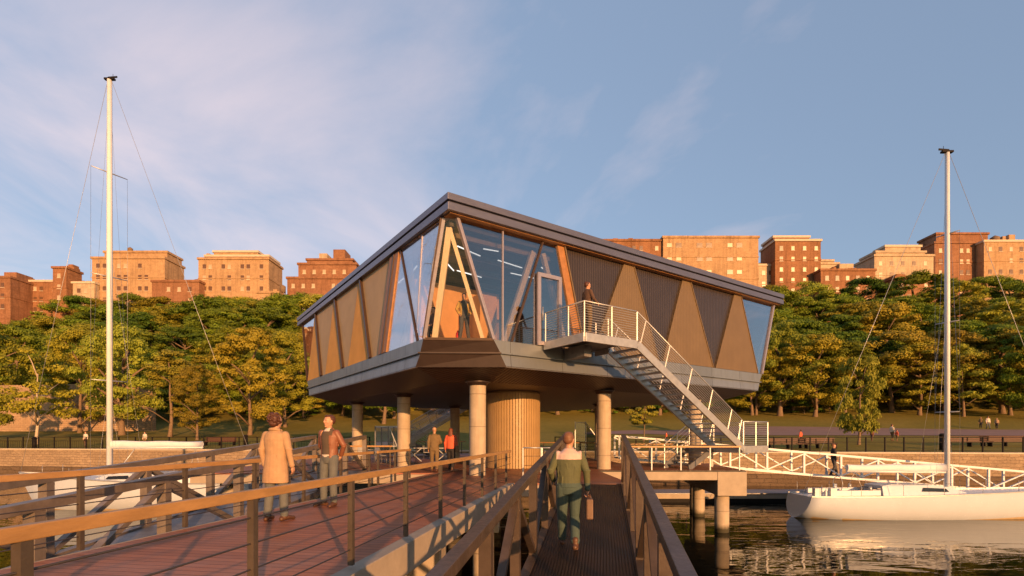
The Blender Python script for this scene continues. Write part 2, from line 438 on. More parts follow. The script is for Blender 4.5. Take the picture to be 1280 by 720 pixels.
def copy_tree(o, parent=None):
    c = o.copy(); COL.objects.link(c); c.parent = parent
    for ch in list(o.children): copy_tree(ch, c)
    return c
def at(x, y, Y): return V(((x - 640) / PX * Y, Y, EYE - (y - HOR) / PX * Y))

# ------------------------------------------------------------------ terrain
def wallY(x): return 47.6 - .1546 * x
def gz(x, y):
    d = y - wallY(x)
    if d < 32: z = .10 + .075 * max(0, d)
    elif d < 55: z = 2.5 + (d - 32) * .16
    elif d < 102: z = 6.18 + (d - 55) * .46
    else: z = 27.8
    if d > 55: z += 1.2 * noise.noise(V((x * .03, y * .03, 0)))
    return z
def ground_y(px, py, lo=48.0, hi=150.0):
    """distance at which a ray through a picture point first meets the park's slope"""
    y = lo
    while y < hi:
        p = at(px, py, y)
        if y > wallY(p.x) + .4 and p.z <= gz(p.x, y): return p
        y += .25
    return at(px, py, hi)

def make_setting():
    m = MB()
    xs = [-700, -420, -300] + list(range(-240, 241, 6)) + [300, 420, 700]
    ds = [0, 2, 6, 10, 16, 22, 28, 32, 38, 46, 52, 55, 60, 66, 72, 78, 84, 90, 96, 102, 108, 125, 160, 220, 320, 600]
    for x in xs:
        for d in ds:
            y = wallY(x) + .3 + d; m.v.append(V((x, y, gz(x, y))))
    n = len(ds)
    for i in range(len(xs) - 1):
        for j in range(n - 1):
            a = i * n + j; m.f.append([a, a + n, a + n + 1, a + 1]); m.mi.append(0); m.smooth.append(True)
    tag(m.build('ground', 'ground'), kind='structure')
    w = MB()
    w.add([(-900, -900, WZ), (900, -900, WZ), (900, 200, WZ), (-900, 200, WZ)], [(0, 1, 2, 3)])
    tag(w.build('water', 'water'), kind='structure')
    # footpath on the right
    p = MB(); N = 26
    for i in range(N + 1):
        x = 10 + i * 4.0
        bend = 3.0 * sin(i * .25)
        w0 = 19 if i > 2 else 22
        for k in range(5):
            d = w0 + bend * .3 + (12 + bend) * k / 4 * (min(1, .35 + i * .12))
            y = wallY(x) + d; p.v.append(V((x, y, gz(x, y) + .05)))
    for i in range(N):
        for k in range(4):
            a = i * 5 + k; p.f.append([a, a + 5, a + 6, a + 1]); p.mi.append(0); p.smooth.append(True)
    tag(p.build('path', 'path_asphalt'), kind='structure')
    # sea wall
    s = empty('sea_wall', (0, wallY(0), WZ), 'long stone sea wall rising out of the water behind the boats', 'wall')
    a = MB(); x0, x1 = -150, 130
    a.prism([(x0, wallY(x0)), (x1, wallY(x1)), (x1, wallY(x1) + 1.2), (x0, wallY(x0) + 1.2)], -1.75, .04)
    a.build('wall', 'seawall_stone', s)
    a = MB(); a.prism([(x0, wallY(x0) - .10), (x1, wallY(x1) - .10), (x1, wallY(x1) + 1.2), (x0, wallY(x0) + 1.2)], WZ - 1.5, -1.75)
    a.build('wet_footing', 'seawall_wet', s)
    c = MB(); c.prism([(x0, wallY(x0) - .08), (x1, wallY(x1) - .08), (x1, wallY(x1) + 1.25), (x0, wallY(x0) + 1.25)], .04, .17)
    c.build('coping', 'coping', s)
    # terrace wall on the left
    t = empty('retaining_wall', (-80, 92, 1), 'tall stone retaining wall behind the park trees at the far left', 'wall')
    a = MB(); pts = [(-175, 31), (-62, 31)]
    for (ax, ad), (bx, bd) in zip(pts[:-1], pts[1:]):
        ya, yb = wallY(ax) + ad, wallY(bx) + bd
        za, zb = 10.8, 10.8 if bx < -50 else 6.5
        vs = [(ax, ya, 0), (bx, yb, 0), (bx, yb, zb), (ax, ya, za), (ax, ya + 1, 0), (bx, yb + 1, 0), (bx, yb + 1, zb), (ax, ya + 1, za)]
        a.add(vs, [(0, 1, 2, 3), (5, 4, 7, 6), (3, 2, 6, 7), (1, 5, 6, 2), (4, 0, 3, 7)])
    a.build('wall', 'terrace_stone', t)
    t2 = empty('retaining_wall', (20, 100, 4), 'low pale stone wall along the top of the lawn under the pavilion and to the right', 'wall')
    a = MB(); prev = None
    for i in range(5):
        ax, bx = -20 + i * 12, -8 + i * 12
        ya, yb = wallY(ax) + 57, wallY(bx) + 57
        za, zb = gz(ax, ya), gz(bx, yb)
        h = 1.6
        a.add([(ax, ya, za - 1), (bx, yb, zb - 1), (bx, yb, zb + h), (ax, ya, za + h), (ax, ya + .8, za - 1), (bx, yb + .8, zb - 1), (bx, yb + .8, zb + h), (ax, ya + .8, za + h)],
              [(0, 1, 2, 3), (5, 4, 7, 6), (3, 2, 6, 7), (1, 5, 6, 2), (4, 0, 3, 7)])
    a.build('wall', 'terrace_stone', t2)
make_setting()

# esplanade fence
def make_fence(x0, x1, label, step):
    f = empty('iron_fence', ((x0 + x1) / 2, wallY((x0 + x1) / 2) + .6, .17), label, 'fence')
    P = lambda x, z: V((x, wallY(x) + .6, z))
    for z, w in ((1.42, .07), (1.0, .04), (.30, .04)):
        m = MB(); m.bar(P(x0, z), P(x1, z), w, w); m.build('rail', 'black_iron', f)
    x = x0
    while x <= x1:
        m = MB(); m.bar(P(x, .17), P(x, 1.44), .09, .09, (1, 0, 0)); m.build('post', 'black_iron', f); x += step
    m = MB(); x = x0
    if x0 > 0: x0 = x1
    x = x0
    while x < x1:
        m.bar(P(x, .30), P(x, 1.0), .016, .016, (1, 0, 0)); x += .28
    if m.v: m.build('baluster_row', 'black_iron', f)
make_fence(-78, -14, 'black iron fence on the sea wall behind the left sailboat', 2.0)
make_fence(4, 52, 'black iron fence on the sea wall behind the right sailboat', 1.45)

# benches beyond the fence
def bench(x, d, label, n=3.2):
    y = wallY(x) + d; z = gz(x, y)
    b = empty('park_bench', (x, y, z), label, 'bench', 'benches beyond the sea wall fence')
    m = MB(); m.box((x, y, z + .45), (n, .5, .07)); m.build('seat', 'bench_wood', b)
    m = MB()
    for k in range(3): m.box((x, y + .27, z + .58 + k * .16), (n, .05, .12))
    m.build('backrest', 'bench_wood', b)
    for sx in (-1, 0, 1):
        m = MB(); m.box((x + sx * (n / 2 - .12), y, z + .22), (.08, .46, .44)); m.box((x + sx * (n / 2 - .12), y + .25, z + .6), (.08, .08, .6))
        m.build('leg', 'black_iron', b)
for i, (px, n, lb) in enumerate(((985, 3.6, 'reddish park bench behind the fence nearest the staircase landing'), (1022, 3.4, 'reddish park bench behind the fence above the walker on the white gangway'),
                     (1212, 4.0, 'reddish park bench behind the fence just right of the right mast'), (1256, 4.2, 'reddish park bench behind the fence at the right edge'),
                     (275, 3.4, 'reddish park bench behind the fence left of the man in the tan coat'))):
    Y = 47.0 if px > 600 else 57.5
    x = (px - 640) / PX * Y
    bench(x, Y - wallY(x), lb, n)
def bollard(px, Y, h, label):
    x = (px - 640) / PX * Y; z = gz(x, Y)
    b = empty('bollard', (x, Y, z), label, 'bollard', 'black bollards behind the fence')
    m = MB(); m.tube([(x, Y, z), (x, Y, z + h)], .22, 12); m.build('post', 'black_iron', b)
    m = MB(); m.loft([(x, Y, z + h, .26, .26), (x, Y, z + h + .08, .28, .28), (x, Y, z + h + .2, .12, .12)], 12); m.build('cap', 'black_iron', b)
bollard(1178, 44.5, 1.25, 'thick black bollard behind the fence beside the right mast')
bollard(43, 57.2, 1.0, 'thick black bollard behind the fence at the pale tree')
bollard(307, 57.2, 1.0, 'thick black bollard behind the fence left of the tan coat')

# ------------------------------------------------------------------ trees
def crown_mesh(name, seed, H, Wd, h0, leaf, n_blob, n_leaf, shape='round', mat='leaf_olive'):
    rnd = random.Random(seed); m = MB(); blobs = []
    ch = H - h0
    for i in range(n_blob):
        for _ in range(30):
            a = rnd.uniform(0, 2 * pi); u = rnd.random() ** .5; t = rnd.random()
            if shape == 'round': prof = sin(pi * min(.97, max(.08, t * .92 + .08))) ** .6
            elif shape == 'cone': prof = (1 - t) ** .7 * .95 + .12
            elif shape == 'tall': prof = sin(pi * min(.98, t * .85 + .12)) ** .5
            else: prof = .55 + .45 * sin(pi * t)
            r = Wd * prof * u
            c = V((r * cos(a), r * sin(a), h0 + ch * (.06 + .86 * t)))
            if i < 3 or u > .45: break
        br = Wd * rnd.uniform(.15, .29)
        blobs.append((c, br, rnd.uniform(.32, .58)))
    per = n_leaf // n_blob
    for c, br, fl in blobs:
        # clump made of a few flat sprays: gives layered look
        for k in range(per):
            z = rnd.uniform(-1, 1); a = rnd.uniform(0, 2 * pi); q = sqrt(max(0, 1 - z * z))
            rr = br * (rnd.random() ** .33) * rnd.uniform(.8, 1.12)
            p = c + V((q * cos(a) * rr, q * sin(a) * rr, z * rr * fl))
            if shape == 'weep': p.z -= (p - c).xy.length * rnd.uniform(.2, .9)
            outd = V((q * cos(a), q * sin(a), z + .35)).normalized()
            s = leaf * rnd.uniform(.6, 1.3)
            nrm = (outd + V((rnd.uniform(-1, 1), rnd.uniform(-1, 1), rnd.uniform(-.5, 1))) * .55).normalized()
            x = nrm.cross(V((rnd.uniform(-1, 1), rnd.uniform(-1, 1), rnd.uniform(-1, 1)))).normalized()
            y = nrm.cross(x)
            x = x * s * .5; y = y * s * .32
            if shape == 'weep': y = V((0, 0, -s * .6))
            b = len(m.v); m.v.extend([p - x, p - y, p + x, p + y]); m.f.append([b, b + 1, b + 2, b + 3]); m.mi.append(0); m.smooth.append(False)
    return m, blobs
def trunk_mesh(seed, H, r, h0, blobs, Wd, limbs=9):
    rnd = random.Random(seed + 99); m = MB()
    top = h0 + (H - h0) * .62
    lean = V((rnd.uniform(-.3, .3), rnd.uniform(-.3, .3), 0))
    def ax(z): return V((lean.x * z / H, lean.y * z / H, z)) + V((sin(z * .9 + seed) * .08, cos(z * .7 + seed) * .08, 0))
    pts = [ax(-.6 + (top + .6) * k / 7) for k in range(8)]
    m.tube(pts, [r * (1.45 if k == 0 else 1) * (1 - .11 * k) for k in range(8)], 8)
    for i in range(min(limbs, len(blobs))):
        c = blobs[i * len(blobs) // limbs][0]; z0 = max(h0 * .75, min(top * .95, c.z - c.xy.length * .7))
        a = ax(z0); mid = a.lerp(c, .5) + V((0, 0, .25))
        m.tube([a, mid, c], [r * .45, r * .28, r * .1], 6)
    return m
PROTO = {}
def proto(key, kind, seed, H, Wd, h0, r, shape, leafmat, bark='bark', leaf=.29, nb=78, nl=22000):
    cm, blobs = crown_mesh(key, seed, H, Wd, h0, leaf, nb, nl, shape)
    tm = trunk_mesh(seed, H, r, h0, blobs, Wd)
    root = empty(kind, (0, 0, 0))
    tm.build('trunk', bark, root); cm.build('crown', leafmat, root)
    PROTO[key] = (root, H, Wd); root['used'] = 0
proto('o1', 'broadleaf_tree', 1, 14, 5.4, 1.2, .30, 'round', 'leaf_olive')
proto('o2', 'broadleaf_tree', 2, 14, 5.0, 1.3, .28, 'tall', 'leaf_olive')
proto('g1', 'broadleaf_tree', 3, 14, 5.8, 1.3, .30, 'round', 'leaf_green')
proto('g2', 'broadleaf_tree', 4, 14, 4.8, 1.6, .28, 'tall', 'leaf_green')
proto('d1', 'broadleaf_tree', 5, 14, 5.6, 1.8, .32, 'round', 'leaf_dark')
proto('y1', 'broadleaf_tree', 6, 13, 5.2, 1.3, .30, 'round', 'leaf_gold')
proto('s1', 'broadleaf_tree', 7, 13, 5.4, 1.4, .45, 'round', 'leaf_sage', nl=22000, nb=84)
proto('thin', 'broadleaf_tree', 8, 12, 4.6, 3.0, .20, 'round', 'leaf_gold', 'bark_pale', nl=3600, nb=26, leaf=.34)
proto('weep', 'weeping_tree', 9, 12, 3.8, 1.6, .26, 'weep', 'leaf_sage', nl=9000)
proto('young', 'young_tree', 10, 6, 2.1, 2.3, .10, 'round', 'leaf_sage', nl=9000, leaf=.26, nb=30)
proto('cone', 'conifer_tree', 11, 13, 4.2, 2.0, .24, 'cone', 'leaf_sage', nl=9000, nb=46)
def plant(key, x, y, h, w, label, group=None, rz=0.0, z=None):
    root, H, Wd = PROTO[key]
    if not root['used']: o = root; root['used'] = 1
    else: o = copy_tree(root)
    o.location = (x, y, (gz(x, y) if z is None else z)); o.rotation_euler = (0, 0, rz)
    o.scale = (w / (2 * Wd), w / (2 * Wd), h / H)
    tag(o, label, 'tree')
    if group: o['group'] = group
    elif 'group' in o: del o['group']
    return o
proto('shade_bush', 'shrub', 12, 4.5, 3.2, .15, .08, 'round', 'leaf_dark', nl=6000, nb=26, leaf=.26)  # dark shrubs added to stand in for shade between the trunks
rt = random.Random(5)
# trees of the park, each placed where its trunk meets the lawn: (px, base y, top y, width px, kind, label)
front = [
 (46, 556, 432, 92, 'thin', 'thin golden tree with a pale trunk standing just behind the fence at far left'),
 (100, 541, 405, 88, 'o1', 'olive tree left of the left mast, in front of the tall stone wall'),
 (152, 544, 398, 96, 's1', 'thick trunked spreading tree just right of the left mast'),
 (213, 546, 432, 92, 'cone', 'bushy sage green tree above the end of the left boom'),
 (247, 550, 452, 62, 'o2', 'narrow olive tree with a thin pale trunk right of the left boom'),
 (312, 544, 402, 96, 'y1', 'golden tree with a thick pale trunk behind the man in the tan coat'),
 (356, 534, 408, 80, 'o2', 'olive tree between the two standing men and the pavilion'),
 (20, 530, 400, 96, 'g1', 'green tree above the stone wall at the left edge'),
 (-22, 552, 392, 110, 'o1', 'olive tree cut by the left edge of the picture'),
 (805, 553, 497, 44, 'young', 'young tree alone on the lawn under the staircase'),
 (1019, 521, 412, 92, 'y1', 'golden tree at the top of the lawn right of the staircase landing'),
 (975, 520, 398, 84, 's1', 'sage tree at the top of the lawn beside the pavilion end'),
 (1074, 556, 442, 56, 'weep', 'drooping willow like tree beside the lawn path'),
 (1150, 519, 420, 88, 'o1', 'olive tree at the top of the lawn just left of the right mast'),
 (1204, 521, 425, 66, 'cone', 'tapered sage tree just right of the right mast'),
 (1262, 519, 405, 84, 'y1', 'golden tree at the top of the lawn near the right edge'),
 (1300, 525, 400, 90, 'g1', 'green tree cut by the right edge of the picture'),
 (945, 519, 420, 60, 'o2', 'olive tree at the top of the lawn half hidden by the pavilion end'),
 (740, 516, 455, 70, 'g2', 'green tree beyond the lawn seen under the pavilion left of the staircase'),
 (480, 530, 420, 90, 'd1', 'dark tree seen through the pavilion legs at the left'),
]
for px, by, ty, wpx, key, lb in front:
    p = ground_y(px, by); k = PX / p.y
    plant(key, p.x, p.y, (by - ty) / k, wpx / k, lb, None, rt.uniform(0, 6.28))
# the wooded hillside: a jittered lattice
bands = [(50, 13, 'lower'), (60, 14, 'mid'), (70, 15, 'mid'), (80, 16.5, 'upper'), (90, 18, 'upper'), (100, 19, 'top'), (108, 18.5, 'top')]
kinds = ['o1', 'g1', 'd1', 'o2', 'g2', 'g1', 'y1', 'o1', 'd1']
for bi, (d, h, nm) in enumerate(bands):
    x = -150 + (bi % 2) * 4
    while x < 150:
        xx = x + rt.uniform(-2, 2); y = wallY(xx) + d + rt.uniform(-3, 3)
        px = 640 + PX * xx / y; x += rt.uniform(6.8, 9.5)
        if px < -50 or px > 1330: continue
        if 405 < px < 930 and bi > 1: continue
        if px < 150 and bi < 1: continue
        if px > 900 and bi > 5: continue
        hh = h * rt.uniform(.84, 1.2) * (.78 if px > 900 and bi >= 3 else 1)
        key = kinds[rt.randrange(len(kinds))]
        if bi >= 3: key = rt.choice(['g1', 'o2', 'g2', 'd1', 'o1', 'g1', 's1'])
        if px < 400:
            lb, gp = 'leafy tree in the wooded hillside left of the pavilion', 'trees on the hillside left of the pavilion'
        elif px > 900:
            lb, gp = 'leafy tree in the wooded hillside right of the pavilion', 'trees on the hillside right of the pavilion'
        else:
            lb, gp = 'dark leafy tree beyond the lawn seen under the pavilion', 'trees seen under the pavilion'
        plant(key, xx, y, hh, hh * rt.uniform(.85, 1.1), lb, gp, rt.uniform(0, 6.28))
x = -120  # row of added shrubs darkening the gap under the trees
while x < 115:
    xx = x + rt.uniform(-1.5, 1.5); y = wallY(xx) + rt.uniform(50, 57); px = 640 + PX * xx / y; x += rt.uniform(3.2, 6.0)
    if px < 165 or px > 1320 or 470 < px < 700: continue
    o = plant('shade_bush', xx, y, rt.uniform(2.6, 5.0), rt.uniform(5, 8), 'dark shrub added for the shade at the foot of the wooded hillside', 'shrubs added for shade along the foot of the hillside', rt.uniform(0, 6.28))
    o['category'] = 'shrub'
for k_, (r_, _, _) in list(PROTO.items()):
    if 'used' in r_: del r_['used']
for o in list(COL.objects):
    if 'used' in o: del o['used']

# ------------------------------------------------------------------ apartment buildings on the ridge
def win_mesh(w, h, pane):
    me = MB(); me.cur = 0; me.box((0, -.03, 0), (w, .06, h)); me.cur = 1; me.box((0, -.075, -h / 2 - .08), (w + .3, .15, .16))
    o = me.build('window', [pane, 'coping'])
    d = o.data; bpy.data.objects.remove(o); return d
WM = [win_mesh(1.15, 1.5, 'window_dark'), win_mesh(1.05, 1.35, 'window_pale'), win_mesh(1.9, 1.4, 'window_dark'), win_mesh(1.6, 1.2, 'window_pale')]
rb = random.Random(11)
def tower(label, Y, px0, px1, tiers, mat, depth=10, crown=(), base_px=395, turn=0.0, pitch=(3.5, 3.6), pale=.35, big=0):
    """tiers: list of (px0, px1, top_px) from widest to narrowest"""
    k = PX / Y; X = lambda p: (p - 640) / k; Z = lambda p: EYE + (HOR - p) / k
    cx = (X(px0) + X(px1)) / 2; zb = min(Z(base_px), gz(cx, Y) - 1) if gz(cx, Y) > 20 else 22
    b = empty('apartment_building', (cx, Y, zb), label, 'building')
    prevz = zb; used = []
    pitch = (pitch[0] * rb.uniform(.85, 1.12), pitch[1] * rb.uniform(.9, 1.05)); pairs = rb.random() < .5
    n_w = 0
    for ti, (a, c, tp) in enumerate(tiers):
        z1 = Z(tp); x0, x1 = X(a), X(c); y0 = Y + ti * 1.2; dd = depth - 2.4 * ti
        m = MB(); m.prism([(x0, y0), (x1, y0), (x1 , y0 + dd), (x0, y0 + dd)], prevz, z1 - .7); m.build('wall', mat, b)
        m = MB(); m.prism([(x0 - .35, y0 - .35), (x1 + .35, y0 - .35), (x1 + .35, y0 + dd + .3), (x0 - .35, y0 + dd + .3)], z1 - .7, z1)
        m.build('parapet', rb.choice([mat, 'coping'] if mat != 'brick_red' else [mat]), b)
        z = z1 - 3.0; row = 0
        zlow = max(prevz, Z(392))
        while z > zlow + .6 and n_w < 96:
            x = x0 + 2.0; wi = 0
            while x < x1 - 1.4:
                if rb.random() < .93 and n_w < 96:
                    pale_ = rb.random() < pale
                    me = WM[(2 if big else 0) + (1 if pale_ else 0)]
                    o = bpy.data.objects.new('window', me); COL.objects.link(o); o.parent = b
                    o.location = V((x, y0 - .01, z)) - b.location; n_w += 1
                x += pitch[0] * (1.25 if big else 1) * ((.62, 1.38)[wi % 2] if pairs else 1); wi += 1
            z -= pitch[1]; row += 1
        prevz = z1
    for q in range(rb.randint(2, 5)):      # stair heads, vents and chimneys on the roof
        a, c, tp = rb.choice(tiers); w_ = rb.uniform(2.5, 8); a0 = rb.uniform(a + 2, max(a + 3, c - w_ - 2))
        z0_ = Z(tp); m = MB(); yy = Y + rb.uniform(3, 6) + 1.2 * tiers.index((a, c, tp)) ; ww = w_ / k
        m.prism([(X(a0), yy), (X(a0) + ww, yy), (X(a0) + ww, yy + 2.5), (X(a0), yy + 2.5)], z0_ - .6, z0_ + rb.uniform(.8, 2.2)); m.build('roof_house', mat, b)
    a, c, tp = tiers[0]
    for q in range(1, 4):                  # string courses
        zq = Z(tp) - q * 3.6 * 2 + .15
        if zq < zb + 1: break
        m = MB(); m.prism([(X(a) - .15, Y - .18), (X(c) + .15, Y - .18), (X(c) + .15, Y + depth), (X(a) - .15, Y + depth)], zq, zq + .30); m.build('string_course', mat, b)
    for (kind, a, c, tp) in crown:
        x0, x1 = X(a), X(c); z1 = Z(tp); zc = None
        for (ta, tc, tt) in tiers:
            if ta <= (a + c) / 2 <= tc: zc = Z(tt)
        zc = zc if zc else prevz
        m = MB(); y0 = Y + 3.5
        if kind == 'tank':
            r = (x1 - x0) / 2; xc = (x0 + x1) / 2
            m.loft([(xc, y0, zc + .6, r, r), (xc, y0, z1 - r * .6, r, r), (xc, y0, z1, .05, .05)], 12)
            for q in range(4): m.bar((xc + cos(q * pi / 2 + .7) * r * .8, y0 + sin(q * pi / 2 + .7) * r * .8, zc - .2), (xc + cos(q * pi / 2 + .7) * r * .8, y0 + sin(q * pi / 2 + .7) * r * .8, zc + .7), .3, .3, (1, 0, 0))
            m.build('water_tank', 'bark', b)
        elif kind == 'dome':
            r = (x1 - x0) / 2; xc = (x0 + x1) / 2; hh = z1 - zc
            m.loft([(xc, y0 + 3, zc - .2, r, r), (xc, y0 + 3, zc + hh * .5, r * .88, r * .88), (xc, y0 + 3, zc + hh * .85, r * .5, r * .5), (xc, y0 + 3, z1, .2, .2)], 16)
            m.build('dome', 'brick_red', b)
        else:
            m.prism([(x0, y0), (x1, y0), (x1, y0 + 6), (x0, y0 + 6)], zc - .2, z1); m.build('roof_house', mat if kind == 'house' else 'stone_cream', b)
BY = 170
tower('dark red brick building cut by the left edge, under the sky', BY, -30, 15, [(-30, 13, 345)], 'brick_red', crown=(('house', -8, 8, 336),))
tower('low brown brick building between the left edge and the small square tower', BY + 8, 12, 92, [(12, 92, 350)], 'brick_brown', crown=(('house', 36, 54, 346),))
tower('small square brown tower poking above the low brown roofs at left', BY - 4, 66, 83, [(66, 83, 333)], 'brick_brown', depth=6)
tower('low pale cream building left of the left mast', BY - 2, 91, 118, [(91, 118, 352)], 'stone_cream')
tower('flat roofed tan apartment block behind the left mast', BY, 115, 206, [(115, 206, 321), (127, 206, 312)], 'brick_tan', crown=(('tank', 150, 156, 304),))
tower('low dark red building with a rounded dome roof', BY - 3, 190, 249, [(190, 249, 350)], 'brick_red', crown=(('dome', 222, 249, 342), ('house', 205, 214, 346)))
tower('pale tan apartment tower with a stepped crown', BY, 248, 336, [(248, 336, 322), (254, 334, 317), (262, 318, 310)], 'brick_tan', crown=(('house', 250, 254, 312),))
tower('low tan annex right of the stepped crown tower', BY - 5, 322, 362, [(322, 348, 364)], 'brick_tan', crown=(('tank', 344, 351, 352),))
tower('red brick apartment tower with terraced setbacks beside the pavilion roof', BY, 359, 450, [(359, 450, 346), (371, 444, 327), (380, 438, 320)], 'brick_red', crown=(('pale', 394, 404, 312), ('house', 412, 427, 307)), pale=.75, pitch=(3.4, 4.0))
tower('red brick block half hidden behind the pavilion roof', BY, 700, 830, [(700, 830, 299)], 'brick_brown', crown=(('house', 778, 790, 297), ('pale', 800, 812, 296)), pale=.6)
tower('long flat roofed tan block right behind the pavilion roof', BY - 1, 829, 948, [(829, 948, 295)], 'brick_tan', big=1, pitch=(4.4, 4.4), pale=.5)
tower('low cream building in the gap between two tall blocks', BY + 3, 947, 975, [(947, 975, 330)], 'stone_cream')
tower('tall red brown tower right of the pavilion roof end', BY, 969, 1026, [(969, 1026, 299), (969, 1014, 293)], 'brick_brown', pale=.6, pitch=(3.6, 3.9))
tower('cream stepped house top right of the red brown tower', BY + 4, 1024, 1048, [(1024, 1048, 328), (1026, 1044, 323)], 'stone_cream')
tower('wide brown brick building under the pale roof house', BY - 4, 1026, 1094, [(1026, 1094, 336)], 'brick_brown', crown=(('pale', 1058, 1076, 325), ('house', 1080, 1092, 332)), pale=.6)
tower('cream apartment tower with setbacks left of the right mast', BY, 1093, 1167, [(1093, 1167, 318), (1098, 1160, 312), (1113, 1158, 303)], 'stone_cream', pale=.2)
tower('low dark brown building in front of the cream tower', BY - 8, 1119, 1170, [(1119, 1170, 345)], 'brick_brown', crown=(('house', 1131, 1139, 338),), pale=.1)
tower('dark red brick tower directly behind the right mast', BY + 2, 1168, 1239, [(1168, 1239, 302), (1174, 1239, 289)], 'brick_red', pale=.5)
tower('tan apartment tower with small turrets cut by the right edge', BY - 1, 1230, 1330, [(1230, 1330, 300)], 'brick_tan', crown=(('tank', 1251, 1261, 289), ('house', 1266, 1270, 290), ('house', 1274, 1282, 288)), pale=.4)

# ------------------------------------------------------------------ bridge and pier
def bx(y, side): return (-2.63 if side > 0 else -6.50) + .1652 * y
bridge = empty('timber_bridge', (-4.5, 6, 0), 'wide bridge with pinkish timber planks leading to the pavilion', 'bridge')
m = MB(); m.prism([(bx(-5, -1) + .02, -5), (bx(-5, 1) - .15, -5), (bx(16.0, 1) - .15, 16.0), (bx(20.5, -1) + .02, 20.5)], -.06, 0.0); m.build('deck', 'bridge_deck', bridge)
for sd in (1, -1):
    m = MB(); w = .22; y1 = 16.0 if sd > 0 else 20.5
    a, b = bx(-5, sd), bx(y1, sd)
    wi = .15 if sd > 0 else -.018
    m.prism([(a - sd * wi, -5), (a + sd * .06, -5), (b + sd * .06, y1), (b - sd * wi, y1)], -.42, .006 if sd > 0 else -.004)
    m.build('edge_beam', 'concrete', bridge, bevel=.012)
for y in (-2.5, 3.4, 9.3, 14.6):
    cx0, cx1 = bx(y, -1) + .3, bx(y, 1) - .15
    m = MB(); m.box(((cx0 + cx1) / 2, y, -.82), (cx1 - cx0, .85, .78)); m.build('cap_beam', 'concrete', bridge, bevel=.02)
    for cx in (cx0 + .6, cx1 - .45):
        m = MB(); m.tube([(cx, y, WZ - 1), (cx, y, -1.2)], .30, 20); m.build('pile', 'concrete_pile', bridge)

pier = empty('pier_platform', (1, 26, 0), 'broad plank platform on concrete piles under the pavilion', 'pier')
poly = [(0.02, 16.01), (3.7, 16.01), (3.7, 22.1), (10.1, 22.1), (10.8, 28.2), (5.9, 28.2), (5.9, 33.5), (3, 40), (-4, 45), (-13.5, 41), (-13.0, 20.52), (-3.13, 20.52)]
m = MB(); m.prism(poly, -.06, -.001); m.build('deck', 'pier_deck', pier)
def edge(a, b, h0=-.42, w=.3, nm='edge_beam'):
    a, b = V((*a, 0)), V((*b, 0)); d = (b - a).normalized(); n = V((-d.y, d.x, 0))
    m = MB(); a2 = a + n * (w / 2 - .04); b2 = b + n * (w / 2 - .04)
    m.bar((a2.x, a2.y, (h0 - .062) / 2), (b2.x, b2.y, (h0 - .062) / 2), w, -h0 - .062); return m.build(nm, 'concrete', pier, bevel=.012)
edge((.3, 16.03), (3.68, 16.03)); edge((3.7, 16.2), (3.7, 22.0)); edge((3.9, 22.1), (8.85, 22.1))
edge((-12.9, 20.55), (-3.3, 20.55)); edge((-13.4, 40.9), (-13.0, 20.8))
m = MB(); m.prism([(8.86, 22.06), (10.12, 22.06), (11.0, 29), (9.75, 29)], -1.1, -.062); m.build('cap_beam', 'concrete', pier, bevel=.02)
for (x, y) in ((9.32, 22.75), (9.95, 27.3), (10.25, 28.6), (1.9, 17.2), (1.9, 24), (-2.5, 22.5), (-8.5, 22.0), (-12.2, 22), (-8, 30), (-1, 31)):
    m = MB(); m.tube([(x, y, WZ - 1), (x, y, -.9 if x > 9 else -.4)], .31, 24); m.build('pile', 'concrete_pile', pier)
# darker tide mark on the near pile
# sloping plate where the near gangway lands
m = MB(); a = [(1.30, 13.22, .235), (2.85, 13.22, .235), (3.55, 16.3, .02), (2.05, 16.3, .02)]
th = empty('transition_plate', (2.4, 14.7, 0), 'short sloping plank plate joining the near gangway to the platform', 'ramp')
m.slab([V(p) for p in a], .08); m.build('plate', 'pier_deck', th)
m = MB(); m.bar((1.35, 13.35, .10), (2.8, 13.35, .10), .2, .16); m.tube([(2.0, 13.4, WZ - 1), (2.0, 13.4, .03)], .22, 16); m.build('support', 'concrete', th)

def railing(name, label, pts, h=.97, pitch=1.62, cables=4, wood='handrail_wood', post='post_steel', pw=.056, rw=(.055, .075), start=0.0, base=0.0, ph=None, kind='railing', group=None, tube=False):
    pts = [V(p) for p in pts]
    r = empty(name, pts[0], label, kind, group)
    m = MB()
    for a, b in zip(pts[:-1], pts[1:]):
        up = V((0, 0, h))
        if tube: m.tube([a + up, b + up], rw[0] / 2, 8)
        else: m.bar(a + up, b + up, rw[0], rw[1])
    m.build('handrail', wood, r, bevel=0 if tube else .006)
    for a, b in zip(pts[:-1], pts[1:]):
        L = (b - a).length; d = (b - a) / L; s = start
        while s <= L + .01:
            p = a + d * s
            mm = MB(); mm.bar(p + V((0, 0, base)), p + V((0, 0, h - rw[1] / 2 if not tube else h)), pw, pw, d); mm.build('post', post, r); s += pitch
        for c in range(cables):
            z = h * (c + .85) / (cables + .75)
            mm = MB(); mm.tube([a + V((0, 0, z)), b + V((0, 0, z))], .0075 if h < 1.0 else .008, 6); mm.build('cable', 'cable_steel', r)
    return r
